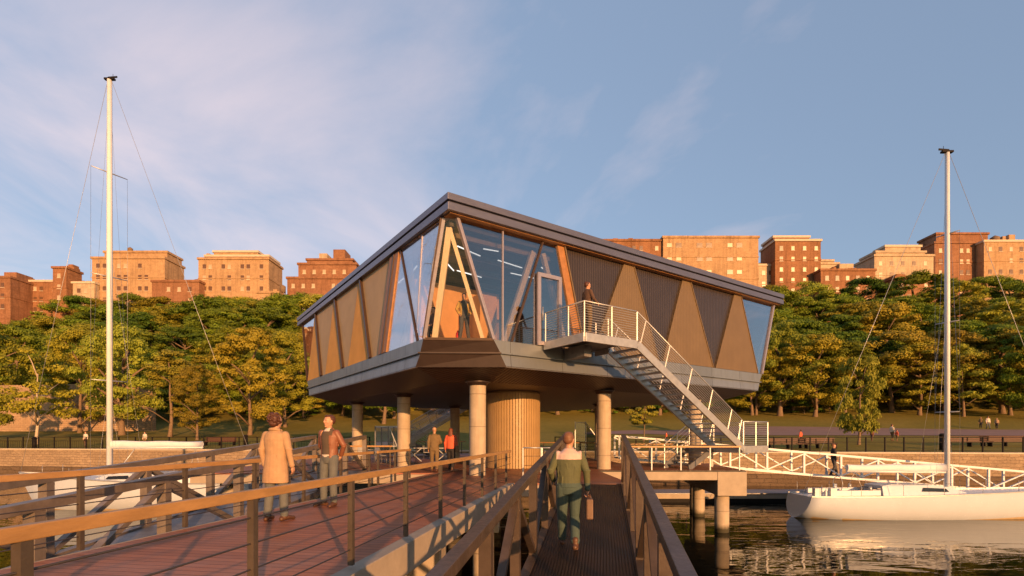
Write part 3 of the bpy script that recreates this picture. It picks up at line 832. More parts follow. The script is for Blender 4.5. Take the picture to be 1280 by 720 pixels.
# right rail of the bridge; posts land at the spots seen on the deck edge
def brp(y, side, off=-.06): return V((bx(y, side) + off * side, y, .045))
railing('bridge_railing', 'near wooden handrail with cables along the right edge of the plank bridge', [brp(-2.42, 1), brp(16.0, 1)], h=.955, pitch=1.628, start=0.0)
railing('bridge_railing', 'wooden handrail with cables along the left edge of the plank bridge behind the two men', [brp(-.2, -1, -.1), brp(14.65, -1, -.1)], h=.955, pitch=1.635, start=.1)
railing('bridge_railing', 'short wooden rail section with cables at the far left end of the plank bridge', [brp(14.95, -1, -.1), brp(17.6, -1, -.1)], h=.955, pitch=1.28, start=.05)
railing('platform_railing', 'wooden rail on the platform edge left of the front left column', [(-8.0, 24.4, 0), (-5.7, 24.4, 0)], h=1.0, pitch=1.1)
railing('platform_railing', 'white posts and orange rail along the concrete edge under the staircase', [(4.8, 22.25, 0), (9.95, 22.25, 0)], h=1.02, pitch=1.27, start=.0, post='white_paint', pw=.045, cables=0)
railing('platform_railing', 'steel pipe rail in front of the ribbed gold core', [(.35, 16.25, 0), (.95, 16.25, 0), (2.0, 16.6, 0)], h=1.1, pitch=.58, cables=3, post='galvanised', wood='galvanised', tube=True, pw=.04, rw=(.045, .045))
railing('platform_railing', 'far dark rail along the back edge of the platform seen right of the core', [(1.0, 36.5, 0), (5.8, 33.6, 0)], h=1.05, pitch=1.4, cables=3, post='post_steel')
railing('platform_railing', 'far orange lit rail along the platform edge behind the white posts', [(6.0, 28.0, 0), (10.6, 28.0, 0)], h=1.05, pitch=1.5, cables=2, post='post_steel')
railing('platform_railing', 'far rail behind the walking couple at the back of the platform', [(-12.8, 39.5, 0), (-4, 44.2, 0)], h=1.05, pitch=1.6, cables=3, post='post_steel')

# ------------------------------------------------------------------ truss gangways
def gangway(name, label, start, end, width, h, pitch, mat, deckmat, mw=.11, chord=.11, rail=.13, cross='pratt', deck_drop=0.0, overrail=True, flip=0):
    s, e = V(start), V(end); g = empty(name, s, label, 'gangway')
    d = (e - s); L = d.length; d = d / L; hd = V((d.x, d.y, 0)).normalized(); n = V((hd.y, -hd.x, 0))
    m = MB(); m.bar(s - V((0, 0, .03)), e - V((0, 0, .03)), width - .02, .05); m.build('deck', deckmat, g)
    cnt = int(round(L / pitch)); st = L / cnt
    for sd in (1, -1):
        o = n * (width / 2) * sd
        m = MB(); m.bar(s + o + V((0, 0, h)), e + o + V((0, 0, h)), rail, chord); m.build('top_chord', mat, g, bevel=.006)
        m = MB(); m.bar(s + o + V((0, 0, -.04)), e + o + V((0, 0, -.04)), mw * 1.1, chord * 1.2); m.build('bottom_chord', mat, g)
        for i in range(cnt + 1):
            p = s + d * (st * i) + o
            m = MB(); m.bar(p, p + V((0, 0, h - chord / 2)), mw, mw, hd); m.build('post', mat, g)
        for i in range(cnt):
            a = s + d * (st * i) + o; b = s + d * (st * (i + 1)) + o
            if (i + flip + (1 if sd < 0 and cross == 'warren2' else 0)) % 2 == 0: p, q = a + V((0, 0, .05)), b + V((0, 0, h - .09))
            else: p, q = a + V((0, 0, h - .09)), b + V((0, 0, .05))
            m = MB(); m.bar(p, q, mw * .6, mw * .8, n); m.build('diagonal', mat, g)
    return g
# near gangway, climbing from the low float under the camera to the platform
def nearg(y): return V((2.107 - .1795 * (13.2 - y), y, .24 - .0863 * (13.2 - y)))
gangway('near_gangway', 'brown truss gangway with grating floor that the man with the case walks up', nearg(-1.6), nearg(13.2), 1.5, 1.21, 1.48, 'truss_steel', 'grating', mw=.11, chord=.10, rail=.11)
# left gangway
gangway('left_gangway', 'brown truss gangway sloping down to the left behind the plank bridge', (-6.9, 1.6, .10 - .06 * 18.9), (-6.9, 20.5, .10), 2.0, 1.35, 2.36, 'truss_light', 'galvanised_dark', mw=.15, chord=.13, rail=.16, cross='warren2')
# white gangway
gangway('white_gangway', 'long white truss gangway sloping down to the right behind the right sailboat', (6.0, 29.3, .30), (37.0, 29.3, .30 - .088 * 31), 1.3, 1.2, 2.07, 'white_paint', 'galvanised_dark', mw=.10, chord=.10, rail=.10, cross='warren2')
m = MB(); m.box((6.4, 28.9, -.06), (1.0, 1.3, .1))
# floating dock
fd = empty('floating_dock', (12, 33.5, WZ), 'low floating dock with a dark side between the piles and the right sailboat', 'dock')
m = MB(); m.box((14.0, 34.0, WZ + .12), (16, 2.2, .24)); m.build('float', 'black_iron', fd)
m = MB(); m.box((14.0, 34.0, WZ + .40), (16.1, 2.3, .30)); m.build('fender_side', 'concrete', fd)
m = MB(); m.box((14.0, 34.0, WZ + .58), (16.2, 2.4, .06)); m.build('deck', 'galvanised_dark', fd)

# ------------------------------------------------------------------ pavilion
O2 = V((-2.34, 16.66))
RR = V((.8213, .5705)); LL = V((-.572, .820))
def W(u, v, z): 
    p = O2 + RR * u + LL * v
    return V((p.x, p.y, z))
pav = empty('pavilion', W(10, 10, 0), 'angular glass and gold panelled pavilion raised on concrete columns', 'building')
Z0, Z1 = 4.84, 8.74
for i in range(3):
    for j in range(3):
        p = V((-1.3, 19.35)) + RR * 6.64 * i + LL * 7.0 * j
        m = MB(); m.tube([(p.x, p.y, 0), (p.x, p.y, 3.50)], .315, 32, cap=False)
        m.build('column', 'concrete_pile', pav)
        m = MB(); m.loft([(p.x, p.y, 3.38, .36, .36), (p.x, p.y, 3.47, .40, .40), (p.x, p.y, 3.52, .50, .50)], 24)
        m.build('column_collar', 'fascia_brown', pav)
# core
cx, cy, cr = .03, 24.2, 1.26
core = None
m = MB(); m.tube([(cx, cy, 0), (cx, cy, 3.52)], cr - .05, 48, cap=False); core = m.build('stair_core', 'core_back', pav)
m = MB()
for k in range(62):
    a = 2 * pi * k / 62; p = V((cx + cos(a) * cr, cy + sin(a) * cr, 0))
    m.bar(p + V((0, 0, .02)), p + V((0, 0, 3.44)), .104, .07, (cos(a), sin(a), 0))
m.build('batten_cladding', 'core_cladding', core)
# outlines (u, v) going round: front chamfer right, right end x2, back x2, left end, front chamfer left
def outline(cf, s1, s2, e):
    U, Vv = 20.6, 20.3
    return [(cf[0], 0 - e), (s1, 0 - e), (U + e, 20.6 - s1), (U + e, 18.5), (18.8, Vv + e), (1.8, Vv + e), (0 - e, s2), (0 - e, cf[1])]
ob = outline((2.57, 1.79), 18.8, 17.0, .06); om = outline((2.35, 1.52), 19.05, 17.35, .0); om2 = outline((2.33, 1.50), 19.07, 17.37, .10)
ot = outline((2.07, 1.27), 19.3, 17.7, .0)
def band(poly0, z0, poly1, z1, names, mats, th=.09):
    n = len(poly0)
    for i in range(n):
        a, b = poly0[i], poly0[(i + 1) % n]; c, d = poly1[(i + 1) % n], poly1[i]
        m = MB(); m.slab([W(*a, z0), W(*b, z0), W(*c, z1), W(*d, z1)], th)
        m.build(names, mats[1] if i == n - 1 else ('fascia_right' if i in (0, 4) else 'fascia_left'), pav)
band(ob, 3.91, om, 4.36, 'fascia_panel', ('fascia_metal', 'fascia_brown'))
band(om2, 4.36, om2, 4.41, 'fascia_ledge', ('fascia_metal', 'fascia_brown'))
band(om, 4.41, ot, Z0, 'fascia_panel', ('fascia_metal', 'fascia_brown'))
# soffit
inn = [(2.9, 1.45), (17.9, 1.45), (19.2, 2.6), (19.2, 17.6), (17.6, 18.9), (2.6, 18.9), (1.4, 16.6), (1.4, 2.6)]
for i in range(8):
    a, b = ob[i], ob[(i + 1) % 8]; c, d = inn[(i + 1) % 8], inn[i]
    m = MB(); m.slab([W(*d, 3.52), W(*c, 3.52), W(*b, 3.93), W(*a, 3.93)], .05); m.build('sloped_soffit', 'soffit' if i in (6, 2, 7) else 'soffit_flat', pav)
m = MB(); m.prism([tuple(W(*p, 0).xy) for p in inn], 3.52, 3.58); m.build('soffit', 'soffit', pav)
m = MB(); m.prism([tuple(W(u * .985 + .15, v * .985 + .15, 0).xy) for u, v in ot], 4.70, 4.86); m.build('floor', 'interior_floor', pav)
# roof
def rp(e, z0, z1, name, mat, u0=.10, v0=-.35, u1=20.95, v1=20.95):
    m = MB(); m.prism([tuple(W(u0 - e, v0 - e, 0).xy), tuple(W(u1 + e, v0 - e, 0).xy), tuple(W(u1 + e, v1 + e, 0).xy), tuple(W(u0 - e, v1 + e, 0).xy)], z0, z1)
    return m.build(name, mat, pav, bevel=.01)
rp(.0, 9.10, 9.32, 'roof_coping', 'roof_metal'); rp(-.10, 9.03, 9.10, 'roof_groove', 'roof_edge'); rp(-.02, 8.78, 9.03, 'roof_fascia', 'roof_metal')
rp(-.16, 8.745, 8.78, 'eave_soffit', 'eave_wood'); 
m = MB(); m.prism([tuple(W(u, v, 0).xy) for u, v in ((.5, .3), (20.3, .3), (20.3, 20.2), (.5, 20.2))], 8.55, 8.74); m.build('ceiling', 'interior_ceiling', pav)

def strip(fn, b0, b1, t0, t1, name, mat, th, off=0.0, z0=Z0, z1=Z1, frame=None, fmat='mullion_dark', fw=.06, label=None):
    """panel on a facade between bottom interval and top interval"""
    P = [fn(b0, 0, off), fn(b1, 0, off), fn(t1, 1, off), fn(t0, 1, off)]
    m = MB(); m.slab(P, th); o = m.build(name, mat, pav)
    if label: o['label'] = label
    if frame:
        m = MB()
        for i in frame: m.bar(P[i], P[(i + 1) % 4], fw, fw * 1.2, (P[1] - P[0]).cross(P[3] - P[0]))
        m.build('frame', fmat, o)
    return o
def fR(s, top, off=0.0): return W(s, off, Z1 if top else Z0 + .012)
def fL(s, top, off=0.0): return W((.25 if top else 0) + off, s, Z1 if top else Z0 + .012)
def fC(t, top, off=0.0):      # the corner (chamfer) plane
    a, b = ((.22, .32), (.65, 0)) if top else ((0, 1.27), (2.07, 0))
    u = a[0] + (b[0] - a[0]) * t; v = a[1] + (b[1] - a[1]) * t
    return W(u + off * .5, v + off, Z1 if top else Z0 + .012)
# right side
strip(fR, 2.07, 2.85, .65, 4.27, 'window', 'glass', .02, .03, frame=(3,), fmat='mullion_grey', fw=.11, label='large tilted glass pane right of the corner')
strip(fR, 2.85, 5.9, 4.27, 4.93, 'window', 'glass', .02, .03, frame=(3,), fmat='mullion_dark', fw=.07)
m = MB(); m.bar(W(2.47, .02, Z0), W(2.47, .02, 8.72), .035, .05, (RR.x, RR.y, 0)); m.build('mullion', 'mullion_grey', pav)
strip(fR, 5.9, 6.3, 4.93, 5.25, 'wall_panel', 'eave_wood', .14, -.03)
m = MB(); m.bar(W(6.32, -.06, Z0), W(5.27, -.06, Z1), .05, .06); m.build('edge_trim', 'gold_right_shaded', pav)
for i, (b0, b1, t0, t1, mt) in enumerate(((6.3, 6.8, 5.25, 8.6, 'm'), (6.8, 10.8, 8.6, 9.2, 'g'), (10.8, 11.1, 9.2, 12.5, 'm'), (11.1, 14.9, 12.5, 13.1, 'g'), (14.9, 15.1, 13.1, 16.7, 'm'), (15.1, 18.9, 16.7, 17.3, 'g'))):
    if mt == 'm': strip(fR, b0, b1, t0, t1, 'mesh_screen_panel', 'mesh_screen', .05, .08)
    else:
        strip(fR, b0, b1, t0, t1, 'gold_panel', 'gold_right_shaded', .16, .0, frame=(1,), fmat='gold_right_shaded', fw=.05)
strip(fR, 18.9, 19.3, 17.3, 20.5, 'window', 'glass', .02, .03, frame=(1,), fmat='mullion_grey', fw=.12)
# left side
strip(fL, 1.8, 1.27, 3.9, .32, 'window', 'glass', .02, .03, frame=(1,), fmat='mullion_grey', fw=.10)
strip(fL, 4.7, 1.8, 4.0, 3.9, 'window', 'glass', .02, .03, frame=(1,), fmat='mullion_dark', fw=.07)
m = MB(); m.bar(W(.05, 1.95, Z0), W(.27, 1.95, 8.72), .035, .05, (LL.x, LL.y, 0)); m.build('mullion', 'mullion_grey', pav)
strip(fL, 5.6, 4.7, 4.9, 4.0, 'wall_panel', 'eave_wood', .14, -.03)
m = MB(); m.bar(W(-.02, 5.15, Z0), W(.23, 4.45, Z1), .09, .08, (LL.x, LL.y, 0)); m.build('edge_trim', 'mullion_dark', pav)
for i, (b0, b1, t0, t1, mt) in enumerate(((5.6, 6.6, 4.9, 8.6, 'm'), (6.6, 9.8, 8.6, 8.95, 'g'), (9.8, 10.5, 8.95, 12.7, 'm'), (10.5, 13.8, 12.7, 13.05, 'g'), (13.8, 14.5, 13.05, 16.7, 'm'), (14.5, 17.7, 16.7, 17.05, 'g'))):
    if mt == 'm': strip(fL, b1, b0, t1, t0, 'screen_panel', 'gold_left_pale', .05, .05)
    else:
        strip(fL, b1, b0, t1, t0, 'gold_panel', 'gold_left_lit', .10, .02, frame=(1,), fmat='mullion_dark', fw=.15)
strip(fL, 17.75, 17.7, 20.1, 17.05, 'window', 'glass', .02, .03)
m = MB(); m.bar(W(0, 17.72, Z0), W(.27, 20.1, 8.72), .09, .09); m.build('mullion', 'mullion_dark', pav)
# corner glass with timber V
strip(fC, 0, 1, 0, 1, 'window', 'glass_clear', .02, .03, frame=(1, 3, 0), fmat='mullion_dark', fw=.09, label='narrow tapering corner window with the timber V behind it')
for t0, nm in ((.16, 'a'), (.86, 'b')):
    m = MB(); m.bar(fC(t0, 0, .22), fC(.50, 1, .20) - V((0, 0, .25)), .20 if t0 < .5 else .13, .16, (0, -1, 0)); m.build('timber_strut', 'timber_post', pav)
m = MB(); m.bar(W(2.72, .35, Z0), W(4.05, .35, 8.4), .20, .15, (LL.x, LL.y, 0)); m.build('timber_strut', 'timber_post', pav)
m = MB(); m.bar(W(5.75, .4, Z0), W(4.55, .4, 8.45), .18, .15, (LL.x, LL.y, 0)); m.build('timber_strut', 'timber_post', pav)
for v0, v1 in ((2.9, 3.9), (4.4, 2.3)):
    m = MB(); m.bar(W(.5, v0, Z0), W(.65, v1, 8.45), .17, .14, (RR.x, RR.y, 0)); m.build('timber_strut', 'timber_post', pav)
# far ends closed by panels
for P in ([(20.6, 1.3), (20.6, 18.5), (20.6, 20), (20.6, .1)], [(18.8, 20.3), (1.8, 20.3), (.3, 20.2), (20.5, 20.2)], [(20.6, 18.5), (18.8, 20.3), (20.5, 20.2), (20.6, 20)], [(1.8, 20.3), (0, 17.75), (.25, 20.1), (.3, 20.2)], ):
    m = MB(); m.slab([W(*P[0], Z0), W(*P[1], Z0), W(*P[2], Z1), W(*P[3], Z1)], .1); m.build('wall_panel', 'gold_right_shaded', pav)
strip(lambda s, top, off=0: W(*( (19.3 + 1.3 * s, 1.3 * s) if not top else (20.5 + .1 * s, .1 * s)), Z1 if top else Z0), 0, 1, 0, 1, 'window', 'glass', .02)
# door
dr = MB(); u0, u1, zt = 4.02, 5.02, 7.45
for a, b in ((W(u0, -.06, Z0), W(u0, -.06, zt)), (W(u1, -.06, Z0), W(u1, -.06, zt)), (W(u0 - .07, -.06, zt), W(u1 + .07, -.06, zt)), (W(u0, -.06, Z0 + .08), W(u1, -.06, Z0 + .08))):
    dr.bar(a, b, .14, .09, (LL.x, LL.y, 0))
door = dr.build('door', 'mullion_grey', pav)
m = MB(); m.slab([W(u0 + .07, -.05, Z0 + .15), W(u1 - .07, -.05, Z0 + .15), W(u1 - .07, -.05, zt - .07), W(u0 + .07, -.05, zt - .07)], .02); m.build('pane', 'glass', door)
m = MB(); m.tube([W(u0 + .12, -.14, 5.75), W(u0 + .12, -.14, 6.25)], .016, 8); m.build('handle', 'galvanised', door)
# interior
m = MB(); m.prism([tuple(W(u, v, 0).xy) for u, v in ((.9, 4.4), (5.2, 4.4), (5.2, 4.55), (.9, 4.55))], 4.86, 7.9); m.build('interior_partition', 'interior_ply', pav)
m = MB(); m.prism([tuple(W(u, v, 0).xy) for u, v in ((3.1, 2.6), (3.9, 2.6), (3.9, 4.38), (3.1, 4.38))], 4.86, 7.2); m.build('interior_cabinet', 'interior_ply', pav)
m = MB(); m.prism([tuple(W(u, v, 0).xy) for u, v in ((6.2, 6.5), (15, 6.5), (15, 14), (6.2, 14))], 4.86, 8.5); m.build('interior_core', 'interior_wall', pav)
for u, v, dx, dy in ((1.3, 1.2, 1.2, .4), (2.2, .9, .6, -.1), (1.6, 2.8, .9, .9), (3.3, 1.6, 1.3, .2), (4.6, 2.6, 1.2, 0), (1.0, 4.0, 0.2, 1.1), (2.6, 3.6, 1.3, .2), (1.2, 5.8, 0.1, 1.2), (5.2, 1.3, .9, .5)):
    m = MB(); m.bar(W(u, v, 8.30), W(u + dx, v + dy, 8.30), .035, .03); m.build('ceiling_light', 'lamp_white', pav)
for k in range(9):
    m = MB(); m.bar(W(.7, .7 + k * 1.5, 8.44), W(7 + k * .2, .7 + k * 1.5, 8.44), .14, .2); m.build('ceiling_beam', 'interior_wall', pav)
m = MB(); m.tube([W(1.75, 2.0, 4.87), W(1.75, 2.0, 5.35)], [.075, .075], 12); m.tube([W(1.75, 2.0, 5.35), W(1.75, 2.0, 5.46)], [.06, .02], 10)
fe = m.build('fire_extinguisher', 'shirt_red'); tag(fe, 'red fire extinguisher standing on the floor inside the corner window', 'extinguisher')

# ------------------------------------------------------------------ exterior staircases
def staircase(Wf, label, nm='exterior_staircase'):
    st = empty(nm, Wf(10, -1.5, 0), label, 'staircase')
    zt, zl = 4.95, 1.05; vo, vi, v2 = -2.25, -.85, .55
    ua, ub, uc = 6.85, 13.75, 15.75
    up = V((0, 0, 1))
    # balcony
    m = MB(); m.prism([tuple(Wf(u, v, 0).xy) for u, v in ((4.25, -.08), (4.25, vo), (ua, vo), (ua, -.08))], zt - .06, zt - .01); m.build('balcony_floor', 'galvanised_dark', st)
    for a, b in (((4.25, -.08), (4.25, vo)), ((4.29, vo), (ua, vo)), ((ua, vi), (ua, -.08))):
        m = MB(); m.bar(Wf(*a, zt - .13), Wf(*b, zt - .13), .07, .30); m.build('balcony_beam', 'galvanised', st, bevel=.008)
    m = MB(); m.bar(Wf(5.4, -.08, zt - .35), Wf(5.4, -1.2, zt - .35), .35, .42); m.build('bracket', 'galvanised_dark', st)
    # flight: stringers and treads
    for v in (vo, vi):
        m = MB(); a, b = Wf(ua, v, zt - .13), Wf(ub, v, zl - .13); m.bar(a, b, .07, .30); m.build('stringer', 'galvanised', st, bevel=.008)
    n = 20
    for i in range(1, n):
        f = i / n; u = ua + (ub - ua) * f; z = zt + (zl - zt) * f
        m = MB(); m.prism([tuple(Wf(a, v, 0).xy) for a, v in ((u - .17, vo + .04), (u + .15, vo + .04), (u + .15, vi - .04), (u - .17, vi - .04))], z - .035, z + .01); m.build('tread', 'galvanised', st)
    # landing
    m = MB(); m.prism([tuple(Wf(u, v, 0).xy) for u, v in ((ub, vo), (uc, vo), (uc, v2), (ub, v2))], zl - .05, zl); m.build('landing', 'galvanised_dark', st)
    m = MB()
    for a, b in (((ub, vo), (uc, vo)), ((uc, vo), (uc, v2)), ((ub, v2), (uc, v2)), ((ub, vo), (ub, v2))): m.bar(Wf(*a, zl - .16), Wf(*b, zl - .16), .08, .32)
    m.build('landing_beam', 'galvanised', st, bevel=.008)
    m = MB(); m.bar(Wf(14.6, -.1, 0), Wf(14.6, -.1, zl - .2), .12, .12, (1, 0, 0)); m.build('landing_post', 'galvanised_dark', st)
    # second flight
    u3 = ub - 1.85
    for v in (vi + .08, v2):
        m = MB(); m.bar(Wf(ub, v, zl - .16), Wf(u3, v, .04), .06, .26); m.build('stringer', 'galvanised_dark', st)
    for i in range(1, 6):
        f = i / 6; u = ub + (u3 - ub) * f; z = zl * (1 - f)
        m = MB(); m.prism([tuple(Wf(a, v, 0).xy) for a, v in ((u - .15, vi + .1), (u + .15, vi + .1), (u + .15, v2 - .03), (u - .15, v2 - .03))], z - .03, z + .01); m.build('tread', 'galvanised_dark', st)
    # railings
    H = 1.08
    def rail(a, b, posts, bars=12, perp=False):
        a, b = V(a), V(b); m = MB(); m.tube([a + up * H, b + up * H], .026, 8); hr = m.build('handrail', 'galvanised', st)
        for f in posts:
            p = a.lerp(b, f); q = p + up * H
            if perp:
                d = (b - a).normalized(); nn = (up - d * up.dot(d)).normalized(); q = a.lerp(b, f) + nn * (H * nn.z); q = p + (V((nn.x, nn.y, 0)).normalized() * .30 if 0 else V((0, 0, 0))) + up * H + (b - a).normalized() * -.0
                q = p + up * H - d * (-.42) * 1.0
                q = a.lerp(b, f) + d * .40; q = V((q.x, q.y, (a + (b - a) * ((q - a).dot(d) / (b - a).length)).z + H))
            m = MB(); m.bar(p - up * .12, q, .036, .036, (1, 0, 0)); m.build('post', 'galvanised', st)
        for c in range(bars):
            z = H * (c + .8) / (bars + .8)
            m = MB(); m.tube([a + up * z, b + up * z], 0.0105, 5, cap=False); m.build('rail_bar', 'galvanised', st)
        return hr
    rail(Wf(4.25, -.12, zt), Wf(4.25, vo, zt), (0.02, .62, 1))
    rail(Wf(4.25, vo, zt), Wf(ua, vo, zt), (0.5, 1))
    rail(Wf(ua, vi + .05, zt), Wf(ua, -.12, zt), (0, 1), 9)
    rail(Wf(ua, vo, zt), Wf(ub, vo, zl), [.02 + .2 * k for k in range(5)] + [.93], 10, True)
    rail(Wf(ua, vi, zt), Wf(ub, vi, zl), [.02 + .2 * k for k in range(5)] + [.93], 8, True)
    rail(Wf(ub, vo, zl), Wf(uc, vo, zl), (0, .5, 1)); rail(Wf(uc, vo, zl), Wf(uc, v2, zl), (.5, 1)); rail(Wf(uc, v2, zl), Wf(ub, v2, zl), (.5, 1), 7)
    rail(Wf(ub, v2, zl), Wf(u3, v2, .02), (.5, 1), 5)
    return st
staircase(W, 'steel exterior staircase with a balcony descending the right side of the pavilion')
def WB(u, v, z):     # the matching stair behind the pavilion
    return W(21.2 - u + .6, 20.4 - v, z)
st2 = staircase(WB, 'steel exterior staircase seen far behind the columns under the pavilion')

# ------------------------------------------------------------------ things standing under the pavilion
def table(x, y, label):
    t = empty('cafe_table', (x, y, 0), label, 'table', 'tables under the pavilion')
    m = MB(); m.loft([(x, y, .72, .42, .42), (x, y, .75, .42, .42)], 24, sm=False); m.build('tabletop', 'galvanised', t)
    m = MB(); m.tube([(x, y, .02), (x, y, .72)], .035, 10); m.build('pedestal', 'galvanised_dark', t)
    m = MB(); m.bar((x - .3, y, .02), (x + .3, y, .02), .06, .03); m.bar((x, y - .3, .021), (x, y + .3, .021), .06, .031); m.build('base', 'galvanised_dark', t)
def chair(x, y, a, label):
    t = empty('cafe_chair', (x, y, 0), label, 'chair', 'metal chairs under the pavilion')
    R_ = Matrix.Rotation(a, 3, 'Z'); P = lambda X, Y_, Z: V((x, y, 0)) + R_ @ V((X, Y_, Z))
    m = MB(); m.slab([P(-.2, -.2, .46), P(.2, -.2, .46), P(.2, .2, .46), P(-.2, .2, .46)], .03); m.build('seat', 'galvanised', t)
    m = MB(); m.slab([P(-.2, -.21, .58), P(.2, -.21, .58), P(.19, -.25, .88), P(-.19, -.25, .88)], .02); m.build('backrest', 'galvanised', t)
    for sx in (-1, 1):
        for sy in (-1, 1):
            m = MB(); m.tube([P(sx * .19, sy * .19, .45 if sy > 0 else .86), P(sx * .22, sy * .22, 0)], .014, 6); m.build('leg', 'galvanised_dark', t)
tb = [(-8.3, 29.0, 'leftmost round metal table under the pavilion, beside the far left column'), (-6.3, 28.0, 'round metal table between the left columns'), (-4.7, 33.0, 'farthest round metal table, left of the far staircase')]
for x, y, lb in tb: table(x, y, lb)
for i, (x, y, a, lb) in enumerate(((-9.2, 28.7, -1.4, 'metal chair left of the leftmost table'), (-7.5, 29.3, 1.5, 'metal chair right of the leftmost table'), (-8.2, 28.0, 0.1, 'metal chair in front of the leftmost table'),
                     (-7.0, 27.3, -.7, 'metal chair in front of the table between the left columns'), (-5.5, 28.3, 1.6, 'metal chair right of the table between the left columns'),
                     (-3.9, 32.6, 1.2, 'metal chair right of the farthest table'), (-5.5, 33.2, -1.6, 'metal chair left of the farthest table'))): chair(x, y, a, lb)
# trestle table with crossed legs
t = empty('trestle_table', (-5.2, 30.5, 0), 'long grey trestle table with crossed legs below the far staircase', 'table')
m = MB(); m.box((-4.9, 30.5, .78), (2.2, .7, .05)); m.build('tabletop', 'galvanised', t)
for x in (-5.8, -4.0):
    m = MB(); m.bar((x - .45, 30.2, 0), (x + .45, 30.2, .76), .05, .05, (0, 1, 0)); m.bar((x + .45, 30.28, 0), (x - .45, 30.28, .76), .05, .05, (0, 1, 0)); m.build('leg', 'galvanised', t)
# open steel frame
t = empty('steel_rack', (-7.3, 30, 0), 'open steel storage frame behind the tables under the pavilion', 'rack')
x0, x1, y0, y1, h = -7.9, -6.4, 29.6, 31.0, 2.05
for x in (x0, (x0 + x1) / 2, x1):
    for y in (y0, y1):
        m = MB(); m.bar((x, y, 0), (x, y, h), .06, .06, (1, 0, 0)); m.build('upright', 'galvanised_dark', t)
for z in (h, .9):
    m = MB(); m.bar((x0, y0, z), (x1, y0, z), .05, .05); m.bar((x0, y1, z), (x1, y1, z), .05, .05); m.bar((x0, y0, z), (x0, y1, z), .05, .05); m.bar((x1, y0, z), (x1, y1, z), .05, .05); m.build('shelf_frame', 'galvanised', t)
m = MB(); m.bar((x0 + .8, y0, h), (x1, y0, .3), .05, .05, (0, 1, 0)); m.build('brace', 'galvanised', t)
# guard screen right of the core
t = empty('guard_screen', (5, 33, 0), 'grey wire screen with a sloping right edge behind the platform', 'screen')
gx = lambda p, Y=34.5: (p - 640) / PX * Y
ys = 34.5; zz = lambda p: EYE + (HOR - p) / PX * ys
m = MB(); m.slab([(gx(719), ys, -.1), (gx(744), ys, -.1), (gx(744), ys, zz(545)), (gx(732), ys, zz(529)), (gx(719), ys, zz(529))], .02); m.build('panel', 'guard_glass', t)
for p, tp in ((719, 527), (732, 527), (744, 543)):
    m = MB(); m.bar((gx(p), ys, -.1), (gx(p), ys, zz(tp)), .06, .06, (1, 0, 0)); m.build('post', 'galvanised', t)
m = MB(); m.bar((gx(719), ys, zz(528)), (gx(732), ys, zz(528)), .05, .05); m.bar((gx(732), ys, zz(528)), (gx(744), ys, zz(544)), .05, .05); m.build('rail', 'galvanised', t)

